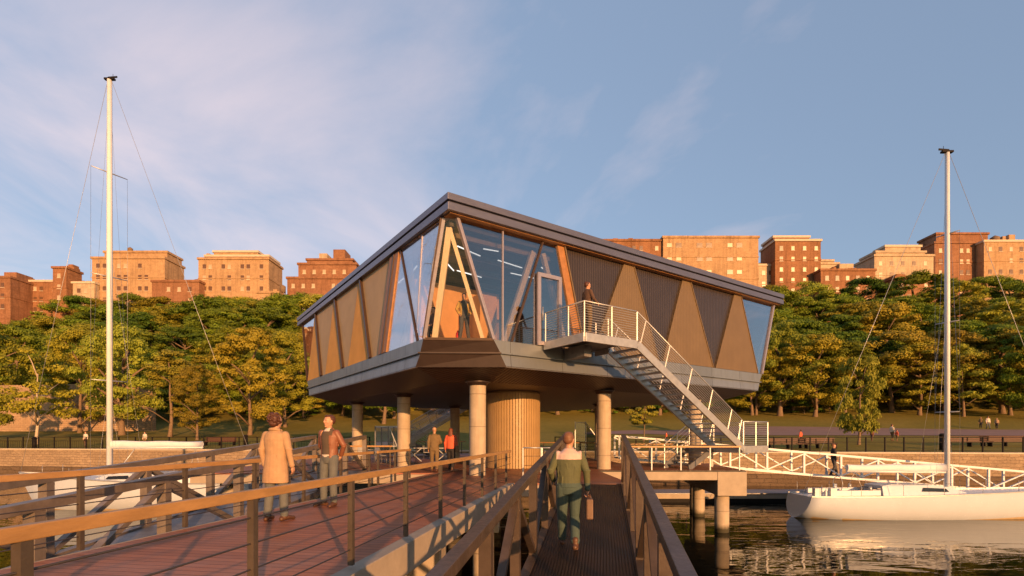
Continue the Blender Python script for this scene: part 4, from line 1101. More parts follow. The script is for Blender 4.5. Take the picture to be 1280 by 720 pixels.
# ------------------------------------------------------------------ sailboats
def sailboat(label, X, Y, sgn, scale, mast_h, spread, sp_vec, boom_z, boom_len, mast_r, stay_aft, fore, yaw=0.0):
    """sgn +1: bow towards +x. X,Y is the mast foot"""
    b = empty('sailboat', (X, Y, WZ), label, 'sailboat')
    L_aft, L_for = fore
    c, s_ = cos(yaw), sin(yaw)
    def P(x, y, z): 
        x *= sgn; return V((X + x * c - y * s_, Y + x * s_ + y * c, WZ + z))
    N = 22; M = 9; hull = MB(); rings = []
    LT = L_aft + L_for
    for i in range(N + 1):
        t = i / N; x = -L_aft + LT * t
        hb = 1.42 * scale * max(.0, (sin(pi * min(1, (t * .72 + .28))) if t > .3 else (.80 + .2 * sin(pi * t / .6)))) ** (.75)
        if t > .3: hb = 1.42 * scale * max(0, 1 - ((t - .3) / .7) ** 2.3)
        if t < .3: hb = 1.42 * scale * (.78 + .22 * sin(pi / 2 * t / .3))
        sh = scale * (1.18 + .42 * t ** 2); rake_lo = (t ** 6) * .9
        kd = -.55 * (sin(pi * min(1, .06 + t * .94)) ** .6) if t < .93 else -.1
        kd = kd if t > .10 else -.02 - 2.0 * t
        ring = []
        for k in range(M):
            a = k / (M - 1); yy = hb * (1 - (1 - a) ** 2.6) if hb > 0 else 0; zz_ = kd + (sh - kd) * a ** 1.25
            xo = x
            if i == N: xo = x - (1 - a) * 1.2
            elif t > .8: xo = x - (1 - a) * 1.2 * ((t - .8) / .2) ** 2
            if i == 0: xo = x + a * .38
            elif i == 1: xo = x + a * .2
            ring.append((xo, yy, zz_))
        rings.append(ring)
    base = 0
    for ring in rings:
        for (x, y, z) in ring: hull.v.append(P(x, -y, z))
        for (x, y, z) in ring: hull.v.append(P(x, y, z))
    for i in range(N):
        for sd in (0, 1):
            for k in range(M - 1):
                a = i * 2 * M + sd * M + k; q = [a, a + 2 * M, a + 2 * M + 1, a + 1]
                if sd: q = q[::-1]
                hull.f.append(q); hull.smooth.append(True); hull.mi.append(1 if rings[i][k + 1][2] < .16 else 0)
    for k in range(M - 1): hull.f.append([k, k + 1, M + k + 1, M + k]); hull.smooth.append(False); hull.mi.append(0)
    h = hull.build('hull', ['white_gelcoat', 'hull_antifoul'], b)
    dk = MB()
    for i in range(N):
        a = rings[i][-1]; c2 = rings[i + 1][-1]
        dk.add([P(a[0], -a[1], a[2] - .02), P(c2[0], -c2[1], c2[2] - .02), P(c2[0], c2[1], c2[2] - .02), P(a[0], a[1], a[2] - .02)], [(0, 1, 2, 3)])
    dk.build('deck', 'white_paint', b)
    tr = MB()
    for i in range(N):
        for sd in (-1, 1): a = rings[i][-1]; c2 = rings[i + 1][-1]; tr.bar(P(a[0], sd * a[1], a[2] + .02), P(c2[0], sd * c2[1], c2[2] + .02), .05, .06)
    tr.build('toe_rail', 'galvanised', b)
    zs = scale * 1.2
    # cabin
    cb = MB(); cw = .78 * scale
    x0, x1 = -3.9, .9
    sec = [(x0, cw, .50), (x0 + .5, cw, .58), (-1.2, cw * .95, .54), (x1 - 1.1, cw * .75, .40), (x1, cw * .5, .06)]
    for (a, aw, ah), (q, qw, qh) in zip(sec[:-1], sec[1:]):
        v = [P(a, -aw, zs), P(q, -qw, zs), P(q, -qw * .85, zs + qh), P(a, -aw * .85, zs + ah), P(a, aw, zs), P(q, qw, zs), P(q, qw * .85, zs + qh), P(a, aw * .85, zs + ah)]
        cb.add(v, [(0, 1, 2, 3), (5, 4, 7, 6), (3, 2, 6, 7), (4, 0, 3, 7), (1, 5, 6, 2)])
    cab = cb.build('cabin', 'white_gelcoat', b)
    for (wx0, wx1) in ((-1.9, -.5), ):
        for sd in (-1, 1):
            m = MB(); m.slab([P(wx0, sd * cw * .975, zs + .22), P(wx1, sd * cw * .93, zs + .20), P(wx1 - .15, sd * cw * .885, zs + .37), P(wx0 + .1, sd * cw * .925, zs + .42)], .02); m.build('cabin_window', 'dark_glass', cab)
    m = MB(); m.slab([P(-3.0, -.3, zs + .50), P(-2.2, -.3, zs + .50), P(-2.2, .3, zs + .50), P(-3.0, .3, zs + .50)], .05); m.build('hatch', 'dark_glass', cab)
    # cockpit, wheel, winches
    m = MB()
    for sd in (-1, 1): m.bar(P(-6.9, sd * cw, zs + .13), P(-4.1, sd * cw, zs + .16), .14, .26)
    m.build('cockpit_coaming', 'white_paint', b)
    m = MB(); m.tube([P(-5.9, 0, zs), P(-5.9, 0, zs + .55)], .09, 10); m.build('wheel_pedestal', 'white_paint', b)
    m = MB(); n = 20; pts = [P(-5.75, cos(2 * pi * k / n) * .4, zs + .55 + sin(2 * pi * k / n) * .4) for k in range(n + 1)]; m.tube(pts, .018, 6); m.build('steering_wheel', 'galvanised', b)
    for x, y in ((-4.6, -.8), (-4.6, .8), (-3.3, -.45), (-3.3, .45)):
        m = MB(); c0 = P(x, y * scale, zs + .28); m.tube([c0, c0 + V((0, 0, .20))], [.09, .07], 10); m.build('winch', 'galvanised', b)
    for x in (-7.4, -6.6):
        m = MB(); c0 = P(x, -.9 * scale, zs + .20); m.box(c0, (.3, .26, .42)); m.build('locker_box', 'white_paint', b)
    # sprayhood frame slats
    m = MB()
    for k in range(4): m.bar(P(-4.25 + k * .22, -cw * .8, zs + .30 + k * .05), P(-4.25 + k * .22, cw * .8, zs + .30 + k * .05), .16, .05)
    m.build('companionway_louvre', 'galvanised_dark', b)
    # mast
    m = MB(); m.tube([P(0, 0, zs), P(0, 0, mast_h * .6), P(0, 0, mast_h)], [(mast_r, mast_r * 1.2), (mast_r, mast_r * 1.2), (mast_r * .85, mast_r)], 16); mast = m.build('mast', 'white_paint', b)
    m = MB(); m.bar(P(-.30, 0, mast_h + .05), P(.28, 0, mast_h + .05), .18, .10); m.tube([P(-.2, 0, mast_h), P(-.2, 0, mast_h + .35)], .012, 6); m.bar(P(.1, 0, mast_h + .14), P(-.45, 0, mast_h + .18), .03, .1); m.build('masthead', 'black_iron', mast)
    tips = []
    for z in spread:
        d = V(sp_vec); m = MB(); c0 = P(0, 0, z); m.tube([c0 - d, c0, c0 + d], [.022, .04, .022], 8); m.build('spreader', 'galvanised', mast); tips.append((c0 - d, c0 + d))
    for s2 in (0, 1):
        d = V(sp_vec) * (1 if s2 else -1)
        pts = [P(0, 0, mast_h - .3)] + [t_[s2] for t_ in tips] + [P(0, 0, zs) + V((d.x, d.y, 0)) * 1.02]
        m = MB(); m.tube(pts, .006, 5); m.build('shroud', 'galvanised', b)
        m = MB(); m.tube([P(0, 0, spread[0] - .1), P(0, 0, zs) + V((d.x, d.y, 0)) * .72], .006, 5); m.build('shroud', 'galvanised', b)
        m = MB(); m.tube([P(0, 0, mast_h * .62), P(-1.2, 0, zs) + V((d.x, d.y, 0)) * .9], .006, 5); m.build('shroud', 'galvanised', b)
    m = MB(); m.tube([P(.1, 0, mast_h), P(L_for - .1, 0, 1.62 * scale)], .011, 6); m.build('forestay', 'galvanised', b)
    m = MB(); m.tube([P(-.1, 0, mast_h), P(-stay_aft, 0, 1.2 * scale)], .011, 6); m.build('backstay', 'galvanised', b)
    # boom with stowed sail
    bz = boom_z; m = MB(); secs = []
    for k in range(9):
        f = k / 8; hh = .215 - .045 * f; x = -.12 - boom_len * f
        secs.append((P(x, 0, bz + .02 * sin(k * 1.7)), (hh, .14)))
    base = len(m.v)
    for (p, (hh, ww)) in secs:
        for q in range(12):
            a = 2 * pi * q / 12; m.v.append(p + V((0, cos(a) * ww, sin(a) * hh)))
    for k in range(8):
        for q in range(12):
            a = k * 12 + q; e = k * 12 + (q + 1) % 12; m.f.append([a, e, e + 12, a + 12]); m.mi.append(0); m.smooth.append(True)
    m.f.append(list(range(12))); m.mi.append(0); m.smooth.append(False); m.f.append([96 + q for q in range(12)][::-1]); m.mi.append(0); m.smooth.append(False)
    m.build('stowed_sail', 'sailcloth', b)
    m = MB(); m.tube([P(-.1, 0, bz - .22), P(-boom_len - .15, 0, bz - .18)], .06, 8); m.build('boom', 'white_paint', b)
    m = MB(); m.tube([P(-.1, 0, zs + .1), P(-1.5, 0, bz - .25)], .03, 8); m.build('boom_vang', 'galvanised', b)
    m = MB(); m.tube([P(-boom_len + .3, 0, bz - .2), P(-boom_len + .1, .3, zs + .3)], .012, 5); m.tube([P(-boom_len + .3, 0, bz - .2), P(-boom_len + .5, -.3, zs + .3)], .012, 5); m.build('mainsheet', 'galvanised', b)
    # stanchions
    for i in range(1, N, 3):
        a = rings[i][-1]
        for sd in (-1, 1):
            m = MB(); m.tube([P(a[0], sd * (a[1] - .06), a[2]), P(a[0], sd * (a[1] - .06), a[2] + .6)], .012, 6); m.build('stanchion', 'galvanised', b)
    for sd in (-1, 1):
        m = MB(); pts = [P(rings[i][-1][0], sd * (rings[i][-1][1] - .06), rings[i][-1][2] + .6) for i in range(1, N - 1, 3)]
        m.tube(pts, .006, 4); m.build('lifeline', 'cable_steel', b)
    # rudder
    m = MB(); m.slab([P(-L_aft + .7, 0, -.9), P(-L_aft + 1.2, 0, -.9), P(-L_aft + 1.1, 0, .25), P(-L_aft + .75, 0, .25)], .08); m.build('rudder', 'white_gelcoat', b)
    return b
kR = PX / 26.9
sailboat('white sailboat moored at the right, stern towards the pavilion', (1184 - 640) / kR, 26.9, 1, 1.0, 1.45 + 355 / kR - WZ,
         [1.45 + 31 / kR - WZ, 1.45 + 143 / kR - WZ, 1.45 + 253.5 / kR - WZ], (.22, -.5, 0), 1.45 - 39 / kR - WZ, 5.15, .11, 7.6, (8.15, 7.0))
kL = PX / 30.2
sailboat('larger white sailboat moored at the left behind the plank bridge, bow to the left', (137 - 640) / kL, 30.2, -1, 1.32, 1.45 + 446 / kL - WZ,
         [1.45 + 70 / kL - WZ, 1.45 + 200 / kL - WZ, 1.45 + 330 / kL - WZ], (.45, .8, 0), 1.45 - 9.5 / kL - WZ, 5.35, .14, 8.9, (9.3, 5.35))

# ------------------------------------------------------------------ people
def remesh(mb, name, mats, voxel, smooth=2, shift=None, cut=None, by=None, xf=None):
    """union of overlapping forms -> one continuous skin"""
    me = bpy.data.meshes.new(name)
    vs = [xf(p) if xf else p for p in mb.v]
    me.from_pydata([tuple(p) for p in vs], [], mb.f)
    o = bpy.data.objects.new(name, me); COL.objects.link(o)
    r = o.modifiers.new('r', 'REMESH'); r.mode = 'VOXEL'; r.voxel_size = voxel; r.use_smooth_shade = True
    if smooth:
        s = o.modifiers.new('s', 'SMOOTH'); s.factor = .5; s.iterations = smooth
    dg = bpy.context.evaluated_depsgraph_get(); dg.update()
    nm = bpy.data.meshes.new_from_object(o.evaluated_get(dg))
    bpy.data.objects.remove(o); nm.name = name
    nm.materials.clear()
    for m in mats: nm.materials.append(MATS[m])
    if by:
        for p in nm.polygons: p.material_index = by(p.center)
    if cut:
        import bmesh
        bm = bmesh.new(); bm.from_mesh(nm)
        dl = [f for f in bm.faces if cut(f.calc_center_median(), f.normal)]
        bmesh.ops.delete(bm, geom=dl, context='FACES'); bm.to_mesh(nm); bm.free()
    for p in nm.polygons: p.use_smooth = True
    return nm
def limb(m, pts, rs, n=12):
    m.tube(pts, rs, n)
    for p, r in zip(pts, rs):
        rr = r if not isinstance(r, (tuple, list)) else min(r)
        m.ball(p, rr * .995, n, 8)
POSE = dict(
    hipL=(-.095, 0, .93), kneeL=(-.11, .03, .50), ankL=(-.12, -.01, .09), toeL=(-.15, .15, .035),
    hipR=(.095, 0, .93), kneeR=(.11, .03, .50), ankR=(.12, -.01, .09), toeR=(.15, .15, .035),
    shL=(-.168, 0, 1.415), elL=(-.235, -.02, 1.14), wrL=(-.235, .05, .90), shR=(.168, 0, 1.415), elR=(.235, -.02, 1.14), wrR=(.235, .05, .90))
def person(label, loc, facing, height=1.75, pose=None, top='coat_tan', trousers='jeans_dark', shoes='boots_brown', hair='hair_brown', hairstyle='short',
           long=0.0, voxel=.012, head_yaw=0.0, head_pitch=0.0, opening=None, under=None, yoke=None, sleeves=True, bulk=1.0, lean=0.0, face=False, z=None, grip=0.6, group=None):
    P = dict(POSE); P.update(pose or {}); P = {k: V(v) for k, v in P.items()}
    sit = P['hipL'].z - .93
    root = empty('person', loc, label, 'person', group)
    sc_ = height / 1.75
    dz = sit
    def lz(p):      # lean the upper body about the hip line
        if lean and p.z > .95 + dz:
            h = p.z - (.95 + dz); return V((p.x, p.y + sin(lean) * h, .95 + dz + cos(lean) * h))
        return p
    for k in ('shL', 'shR'): P[k] = P[k] + V((0, 0, 0))
    # --- body
    b = MB()
    b.loft([(0, 0, .84 + dz, .12, .08), (0, 0, .90 + dz, .15, .10), (0, 0, .97 + dz, .158, .105), (0, .0, 1.08 + dz, .135, .095), (0, .005, 1.20 + dz, .15, .105), (0, .005, 1.31 + dz, .17, .115), (0, 0, 1.40 + dz, .165, .10), (0, -.005, 1.45 + dz, .11, .075), (0, -.005, 1.49 + dz, .055, .055)], 18)
    limb(b, [(0, -.01, 1.42 + dz), (0, .0, 1.50 + dz), (0, .012, 1.57 + dz)], [.062, .054, .052])
    for s in 'LR':
        limb(b, [P['hip' + s], P['hip' + s].lerp(P['knee' + s], .5), P['knee' + s], P['knee' + s].lerp(P['ank' + s], .35), P['ank' + s]], [.082, .074, .053, .052, .036])
        limb(b, [P['ank' + s] + V((0, 0, -.03)), P['toe' + s]], [.038, .03])
        limb(b, [P['sh' + s], P['sh' + s].lerp(P['el' + s], .5), P['el' + s], P['el' + s].lerp(P['wr' + s], .3), P['wr' + s]], [.056, .046, .036, .036, .024])
    # hands
    for s, sg in (('L', -1), ('R', 1)):
        w = P['wr' + s]; d = (w - P['el' + s]).normalized(); side = V((sg, 0, 0)); side = (side - d * side.dot(d)).normalized()
        fwd = d.cross(side).normalized() * (1 if True else -1)
        if fwd.y < 0: fwd = -fwd
        pc = w + d * .05
        limb(b, [w, pc + fwd * .018], [.024, .026]); limb(b, [pc + fwd * .022, pc + d * .035 + fwd * .025], [.021, .018]); limb(b, [pc - fwd * .022, pc + d * .035 - fwd * .022], [.02, .016]); limb(b, [w, pc + d * .03], [.022, .02])
        inn_ = -side
        for fi, (off, ln) in enumerate(((.032, .070), (.011, .078), (-.011, .072), (-.031, .056))):
            p0 = pc + d * .035 + fwd * off; g = grip
            p1 = p0 + (d * cos(g * .5) + inn_ * sin(g * .5)) * ln * .42
            p2 = p1 + (d * cos(g * 1.3) + inn_ * sin(g * 1.3)) * ln * .33
            p3 = p2 + (d * cos(g * 2.0) + inn_ * sin(g * 2.0)) * ln * .25
            limb(b, [p0, p1, p2, p3], [.0105, .0098, .009, .008], 8)
        t0 = w + d * .022 + fwd * .022
        limb(b, [t0, t0 + d * .03 + fwd * .022 + inn_ * .008, t0 + d * .058 + fwd * .026 + inn_ * .018], [.014, .012, .0095], 8)
    # head
    hd = MB()
    hc = V((0, .015, 1.60 + dz))
    hd.loft([(0, .052, 1.515 + dz, .026, .022), (0, .040, 1.535 + dz, .046, .048), (0, .022, 1.565 + dz, .060, .076), (0, .012, 1.60 + dz, .068, .092), (0, .006, 1.64 + dz, .075, .099), (0, .002, 1.68 + dz, .0755, .099), (0, -.003, 1.715 + dz, .064, .084), (0, -.006, 1.738 + dz, .040, .055), (0, -.006, 1.75 + dz, .012, .015)], 22)
    limb(hd, [(0, .100, 1.652 + dz), (0, .116, 1.622 + dz), (0, .112, 1.612 + dz)], [.010, .014, .014], 8)
    hd.ball((0, .096, 1.575 + dz), (.024, .012, .008)); hd.ball((0, .082, 1.528 + dz), (.022, .018, .014))
    for sg in (-1, 1):
        hd.ball((sg * .075, -.005, 1.625 + dz), (.010, .018, .030)); hd.ball((sg * .032, .088, 1.662 + dz), (.022, .012, .008))
        hd.ball((sg * .045, .066, 1.598 + dz), (.02, .02, .02))
    HR = Matrix.Translation(hc) @ Matrix.Rotation(head_yaw, 4, 'Z') @ Matrix.Rotation(head_pitch, 4, 'X') @ Matrix.Translation(-hc)
    n0 = len(b.v); b.add([HR @ p for p in hd.v], hd.f)
    rot = Matrix.Rotation(facing, 3, 'Z')
    def fin(name, mb, mats, vx, sm=2, **kw):
        me = remesh(mb, name, mats, vx, sm, xf=lz, **kw)
        o = bpy.data.objects.new(name, me); COL.objects.link(o); o.parent = root; return o
    fin('body', b, ['skin'], min(voxel, .0075) if face else voxel, 2)
    # --- trousers
    t = MB()
    t.loft([(0, 0, .83 + dz, .135, .10), (0, 0, .90 + dz, .165, .118), (0, 0, .97 + dz, .168, .120), (0, 0, 1.03 + dz, .152, .112)], 18)
    for s in 'LR':
        a, k_, h_ = P['ank' + s], P['knee' + s], P['hip' + s]
        limb(t, [h_, h_.lerp(k_, .5), k_, k_.lerp(a, .5), a + (k_ - a) * .06], [.100, .091, .074, .070, .062])
        t.ball(k_.lerp(a, .88), (.073, .075, .03)); t.ball(k_ + V((0, .004, .03)), (.079, .08, .035))
    fin('trousers', t, [trousers], voxel, 1)
    # --- shoes
    for s in 'LR':
        sh = MB(); a, q = P['ank' + s], P['toe' + s]; d = (q - a); dxy = V((d.x, d.y, 0)).normalized() if V((d.x, d.y, 0)).length > .01 else V((0, 1, 0))
        fl = q.z - .035
        heel = a - dxy * .055 + V((0, 0, -.045))
        limb(sh, [heel, a.lerp(q, .45) + V((0, 0, -.008)), q + dxy * .03], [.040, .043, .033]); limb(sh, [a + V((0, 0, .05)), a + V((0, 0, -.02))], [.050, .05])
        fin('shoe', sh, [shoes], voxel, 1)
    # --- top
    c = MB(); e = .022 * bulk
    zt0 = (.97 if not long else .97 - long) + dz
    secs = []
    if long:
        secs += [(0, -.01, zt0, .222, .150), (0, -.005, zt0 + long * .5, .214, .148), (0, 0, .90 + dz, .200, .142), (0, 0, .99 + dz, .186, .134)]
    else: secs += [(0, 0, .93 + dz, .172, .128), (0, 0, .99 + dz, .170 , .125)]
    secs += [(0, .0, 1.10 + dz, .160 + e * .5, .118), (0, .005, 1.22 + dz, .172 + e * .6, .128), (0, .003, 1.34 + dz, .190 + e * .6, .132), (0, 0, 1.42 + dz, .180 + e * .4, .112), (0, -.004, 1.465 + dz, .115, .085), (0, -.004, 1.51 + dz, .068, .066)]
    c.loft(secs, 20)
    for s in 'LR':
        sh_, el, wr = P['sh' + s], P['el' + s], P['wr' + s]
        if sleeves: 
            limb(c, [sh_ + V((0, 0, -.01)), sh_.lerp(el, .5), el, el.lerp(wr, .5), el.lerp(wr, .97)], [.064 + e * .2, .060 + e * .15, .052, .047, .041])
            c.ball(el + V((0, 0, .03)), (.062, .064, .03)); c.ball(el.lerp(wr, .93), (.051, .05, .02))
        else: limb(c, [sh_, sh_.lerp(el, .6)], [.070, .062])
    if face:
        rn = random.Random(int(abs(loc[0] * 100)))
        for k in range(16):     # folds of cloth
            a = rn.uniform(0, 2 * pi); z_ = rn.uniform(zt0 + .05, 1.34 + dz); rr = .172 + (.02 if z_ > 1.2 else 0)
            p0 = V((cos(a) * rr, sin(a) * .125, z_)); p1 = p0 + V((rn.uniform(-.03, .03), 0, -rn.uniform(.06, .16)))
            limb(c, [p0, p1], [.010, .004], 6)
    kw = {}
    if yoke: kw['by'] = lambda p: (1 if (p.z > yoke[1] and abs(p.x) < .185) else (2 if (len(yoke) > 2 and p.z < yoke[2]) else 0))
    mats = [top] + ([yoke[0]] + ([yoke[3]] if len(yoke) > 3 else []) if yoke else [])
    if opening: kw['cut'] = lambda p, n_: (p.y > .02 and abs(p.x - opening[0]) < opening[1] * (1.0 if p.z < 1.36 else 1.6) and n_.y > .1 and p.z < 1.60)
    fin('jacket' if sleeves else 'shirt', c, mats, voxel, 2, **kw)
    if under:
        u = MB(); u.loft([(0, .003, .95 + dz, .158, .118), (0, .003, 1.10 + dz, .150, .112), (0, .01, 1.30 + dz, .168, .122), (0, .003, 1.42 + dz, .150, .100), (0, -.002, 1.50 + dz, .064, .062)], 18)
        fin('sweater', u, [under[0], under[1]], voxel, 1, by=lambda p: 1 if (p.z < .995 + dz or (p.z > 1.44 and abs(p.x) < .06 and p.y > 0)) else 0)
    if long and face:
        m = MB(); m.slab([(-.012, -.158, zt0 + .01), (.012, -.158, zt0 + .01), (.004, -.137, .93), (-.004, -.137, .93)], .006)
        o = m.build('coat_vent', 'hair_brown'); o.parent = root
        m = MB(); m.tube([(cos(a_) * .085, sin(a_) * .078 - .006, 1.485 + .02 * (-sin(a_))) for a_ in [k * pi / 8 for k in range(17)]], .026, 8); o = m.build('coat_collar', top); o.parent = root
    # --- hair
    hr = MB()
    def H(c_, r_): hr.ball(c_, r_, 16, 10)
    if hairstyle == 'short':
        H((0, -.022, 1.672 + dz), (.083, .098, .088)); H((0, -.045, 1.635 + dz), (.078, .070, .065)); H((0, .035, 1.727 + dz), (.060, .060, .028))
    elif hairstyle == 'cap':
        H((0, -.012, 1.685 + dz), (.083, .104, .074)); H((0, -.03, 1.66 + dz), (.081, .085, .04))
    elif hairstyle == 'curly':
        rn = random.Random(4); H((0, -.022, 1.665 + dz), (.086, .098, .088)); H((0, -.05, 1.60 + dz), (.080, .065, .065))
        for k in range(130):
            a = rn.uniform(0, 2 * pi); q = rn.uniform(-.95, 1); w_ = sqrt(max(0, 1 - q * q))
            p = V((cos(a) * w_ * .106, -.03 + sin(a) * w_ * .112, 1.665 + dz + q * .105))
            if p.y > .03 and p.z < 1.72: continue
            H(p * 1.0 + V((rn.uniform(-.008, .008), rn.uniform(-.008, .008), 0)), rn.uniform(.010, .019))
    elif hairstyle == 'long':
        H((0, -.020, 1.675 + dz), (.088, .102, .088)); 
        hr.loft([(0, -.085, 1.36 + dz, .06, .022), (0, -.08, 1.44 + dz, .085, .035), (0, -.06, 1.54 + dz, .090, .055), (0, -.04, 1.64 + dz, .088, .08)], 14)
    hr.v = [HR @ p for p in hr.v]
    o = fin('hair', hr, [hair], min(voxel, .009), 1)
    if face:
        for sg in (-1, 1):
            m = MB(); m.ball((sg * .031, .0905, 1.645 + dz), (.011, .007, .007)); m.v = [HR @ p for p in m.v]; q = m.build('eye', 'black_cloth'); q.parent = root
        m = MB(); m.ball((0, .107, 1.575 + dz), (.021, .004, .005)); m.v = [HR @ p for p in m.v]; q = m.build('mouth', 'lips'); q.parent = root
    root.scale = (sc_, sc_, sc_); root.rotation_euler = (0, 0, facing)
    if z is not None: root.location.z = z
    return root
AWAY = 0.0     # local +y is forward
# man in tan coat, back to the camera, weight on both feet, turned a little right
person('man in a long tan coat seen from behind on the plank bridge', (-4.06, 8.8, .0), -.18, 1.84, dict(ankL=(-.14, -.02, .09), toeL=(-.17, .14, .035), kneeL=(-.12, .02, .5), ankR=(.14, .02, .09), toeR=(.18, .17, .035), kneeR=(.12, .03, .5), elL=(-.25, -.01, 1.15), wrL=(-.245, .07, .90), elR=(.25, -.02, 1.15), wrR=(.255, .06, .90)),
       top='coat_tan', trousers='jeans_blue', hair='hair_brown', hairstyle='curly', long=.34, voxel=.0085, head_yaw=-.15, face=True, bulk=1.3)
# man in brown leather jacket, facing the camera, looking left, hands behind
person('man in an open brown leather jacket and pale jeans facing the tan coated man', (-3.80, 10.65, 0.0), pi - .35, 1.90, dict(elL=(-.27, -.08, 1.16), wrL=(-.15, -.16, .98), elR=(.27, -.08, 1.16), wrR=(.15, -.16, .98), ankL=(-.11, .0, .09), ankR=(.13, 0, .09), toeR=(.20, .13, .035)),
       top='leather_brown', trousers='jeans_blue', shoes='boots_brown', hair='hair_brown', hairstyle='short', voxel=.0085, head_yaw=-.35, face=True, opening=(0, .085), under=('sweater_grey', 'shirt_white'), bulk=1.3)
# man walking up the near gangway
g = nearg(7.65)
person('man in a green jacket with pale shoulders walking up the near gangway with a case', (g.x - .26, 7.65, g.z), -.10, 1.76,
       dict(kneeL=(-.10, .10, .50), ankL=(-.10, .22, .12), toeL=(-.12, .38, .07), kneeR=(.09, .06, .48), ankR=(.09, -.16, .13), toeR=(.11, -.02, .035), elR=(.26, -.05, 1.15), wrR=(.275, .02, .90), elL=(-.27, -.01, 1.16), wrL=(-.23, .16, 1.02)),
       top='jacket_green', trousers='trousers_teal', shoes='boots_brown', hair='hair_sandy', hairstyle='short', voxel=.0085, yoke=('yoke_pale', 1.345, .995, 'trousers_teal'), face=True, head_yaw=-.3, bulk=1.3, grip=1.3, lean=.04)
case = MB(); cxx = g.x - .26 + .30
bc = empty('briefcase', (cxx, 7.64, g.z + .48), 'slim brown briefcase held in the right hand of the man on the near gangway', 'briefcase')
case.box((cxx, 7.64, g.z + .63), (.10, .38, .30), -.1); case.build('case', 'case_brown', bc, bevel=.02)
m = MB(); m.tube([(cxx + .0, 7.56, g.z + .78), (cxx + .0, 7.57, g.z + .83), (cxx + .0, 7.71, g.z + .83), (cxx + .0, 7.72, g.z + .78)], .011, 6); m.build('handle', 'boots_brown', bc)
# couple under the pavilion
WALK = dict(kneeL=(-.10, .12, .50), ankL=(-.10, .20, .10), toeL=(-.12, .36, .05), kneeR=(.10, .02, .49), ankR=(.10, -.18, .12), toeR=(.11, -.04, .035))
person('bald man in brown khaki clothes walking away under the pavilion beside the woman in orange', (-3.2, 21.1, 0), .1, 1.84, dict(WALK, elR=(.26, -.02, 1.16), wrR=(.16, .14, 1.08)), top='khaki', trousers='khaki', hair='skin', hairstyle='cap', voxel=.018, bulk=1.4)
person('long haired woman in an orange top walking away under the pavilion', (-2.52, 21.1, 0), -.15, 1.80, dict(WALK, hipL=(-.08, 0, .93), hipR=(.08, 0, .93), shL=(-.16, 0, 1.43), shR=(.16, 0, 1.43)), top='top_orange', trousers='black_cloth', hair='hair_auburn', hairstyle='long', voxel=.018, bulk=.6)
m = MB(); m.box((-2.26, 21.02, .95), (.10, .26, .26)); m.tube([(-2.26, 20.95, 1.05), (-2.36, 21.0, 1.5), (-2.26, 21.1, 1.05)], .01, 5); o = m.build('shoulder_bag', 'khaki'); tag(o, 'brown shoulder bag hanging at the right side of the woman in orange', 'bag')
# balcony
p = W(4.62, -2.0, 4.95)
person('man in a dark plaid shirt standing at the balcony rail looking right', (p.x, p.y, 4.95), -1.1, 1.84, dict(elR=(.26, .05, 1.16), wrR=(.20, .25, 1.05), elL=(-.26, .02, 1.16), wrL=(-.24, .16, .98)), top='plaid_dark', trousers='khaki', hair='hair_brown', voxel=.014, face=True, head_yaw=0)
# inside
p = W(1.55, 1.15, 4.87)
person('man in dark overalls and cap standing inside the corner window', (p.x, p.y, 4.87), pi + .2, 1.76, dict(elL=(-.27, -.04, 1.17), wrL=(-.20, .10, .98), elR=(.27, -.04, 1.17), wrR=(.20, .10, .98), ankL=(-.17, 0, .09), toeL=(-.22, .14, .035), ankR=(.17, 0, .09), toeR=(.22, .14, .035)), top='top_yellow', trousers='dungaree', hair='black_cloth', hairstyle='cap', voxel=.014, opening=(0, .09), under=('dungaree', 'dungaree'))
p = W(.75, 2.0, 4.87)
SIT = dict(hipL=(-.10, -.05, .50), hipR=(.10, -.05, .50), kneeL=(-.13, .38, .48), kneeR=(.13, .38, .48), ankL=(-.13, .36, .09), ankR=(.13, .36, .09), toeL=(-.15, .52, .035), toeR=(.15, .52, .035),
           shL=(-.185, 0, 1.0), shR=(.185, 0, 1.0), elL=(-.24, .04, .74), elR=(.24, .04, .74), wrL=(-.18, .25, .62), wrR=(.18, .25, .62))
person('seated person in a brown top inside the corner window behind the timber strut', (p.x, p.y, 4.87), pi * .8, 1.75, SIT, top='leather_brown', trousers='black_cloth', hair='black_cloth', voxel=.016)
st = empty('stool', (p.x, p.y, 4.87), 'round stool under the seated person inside the corner window', 'stool')
m = MB(); m.loft([(p.x, p.y, 5.22, .19, .19), (p.x, p.y, 5.28, .19, .19)], 18, sm=False); m.build('seat', 'teak', st)
for k in range(3):
    a = k * 2.1; m = MB(); m.tube([(p.x + cos(a) * .1, p.y + sin(a) * .1, 5.22), (p.x + cos(a) * .2, p.y + sin(a) * .2, 4.87)], .015, 6); m.build('leg', 'black_iron', st)
# on the white gangway
xw = (1042 - 640) / PX * 29.3
person('man in dark clothes walking down the white gangway', (xw, 29.3, .30 - .088 * (xw - 6.0)), -pi / 2 - .2, 1.85, WALK, top='black_cloth', trousers='dungaree', hair='hair_sandy', hairstyle='cap', voxel=.02, bulk=1.6)
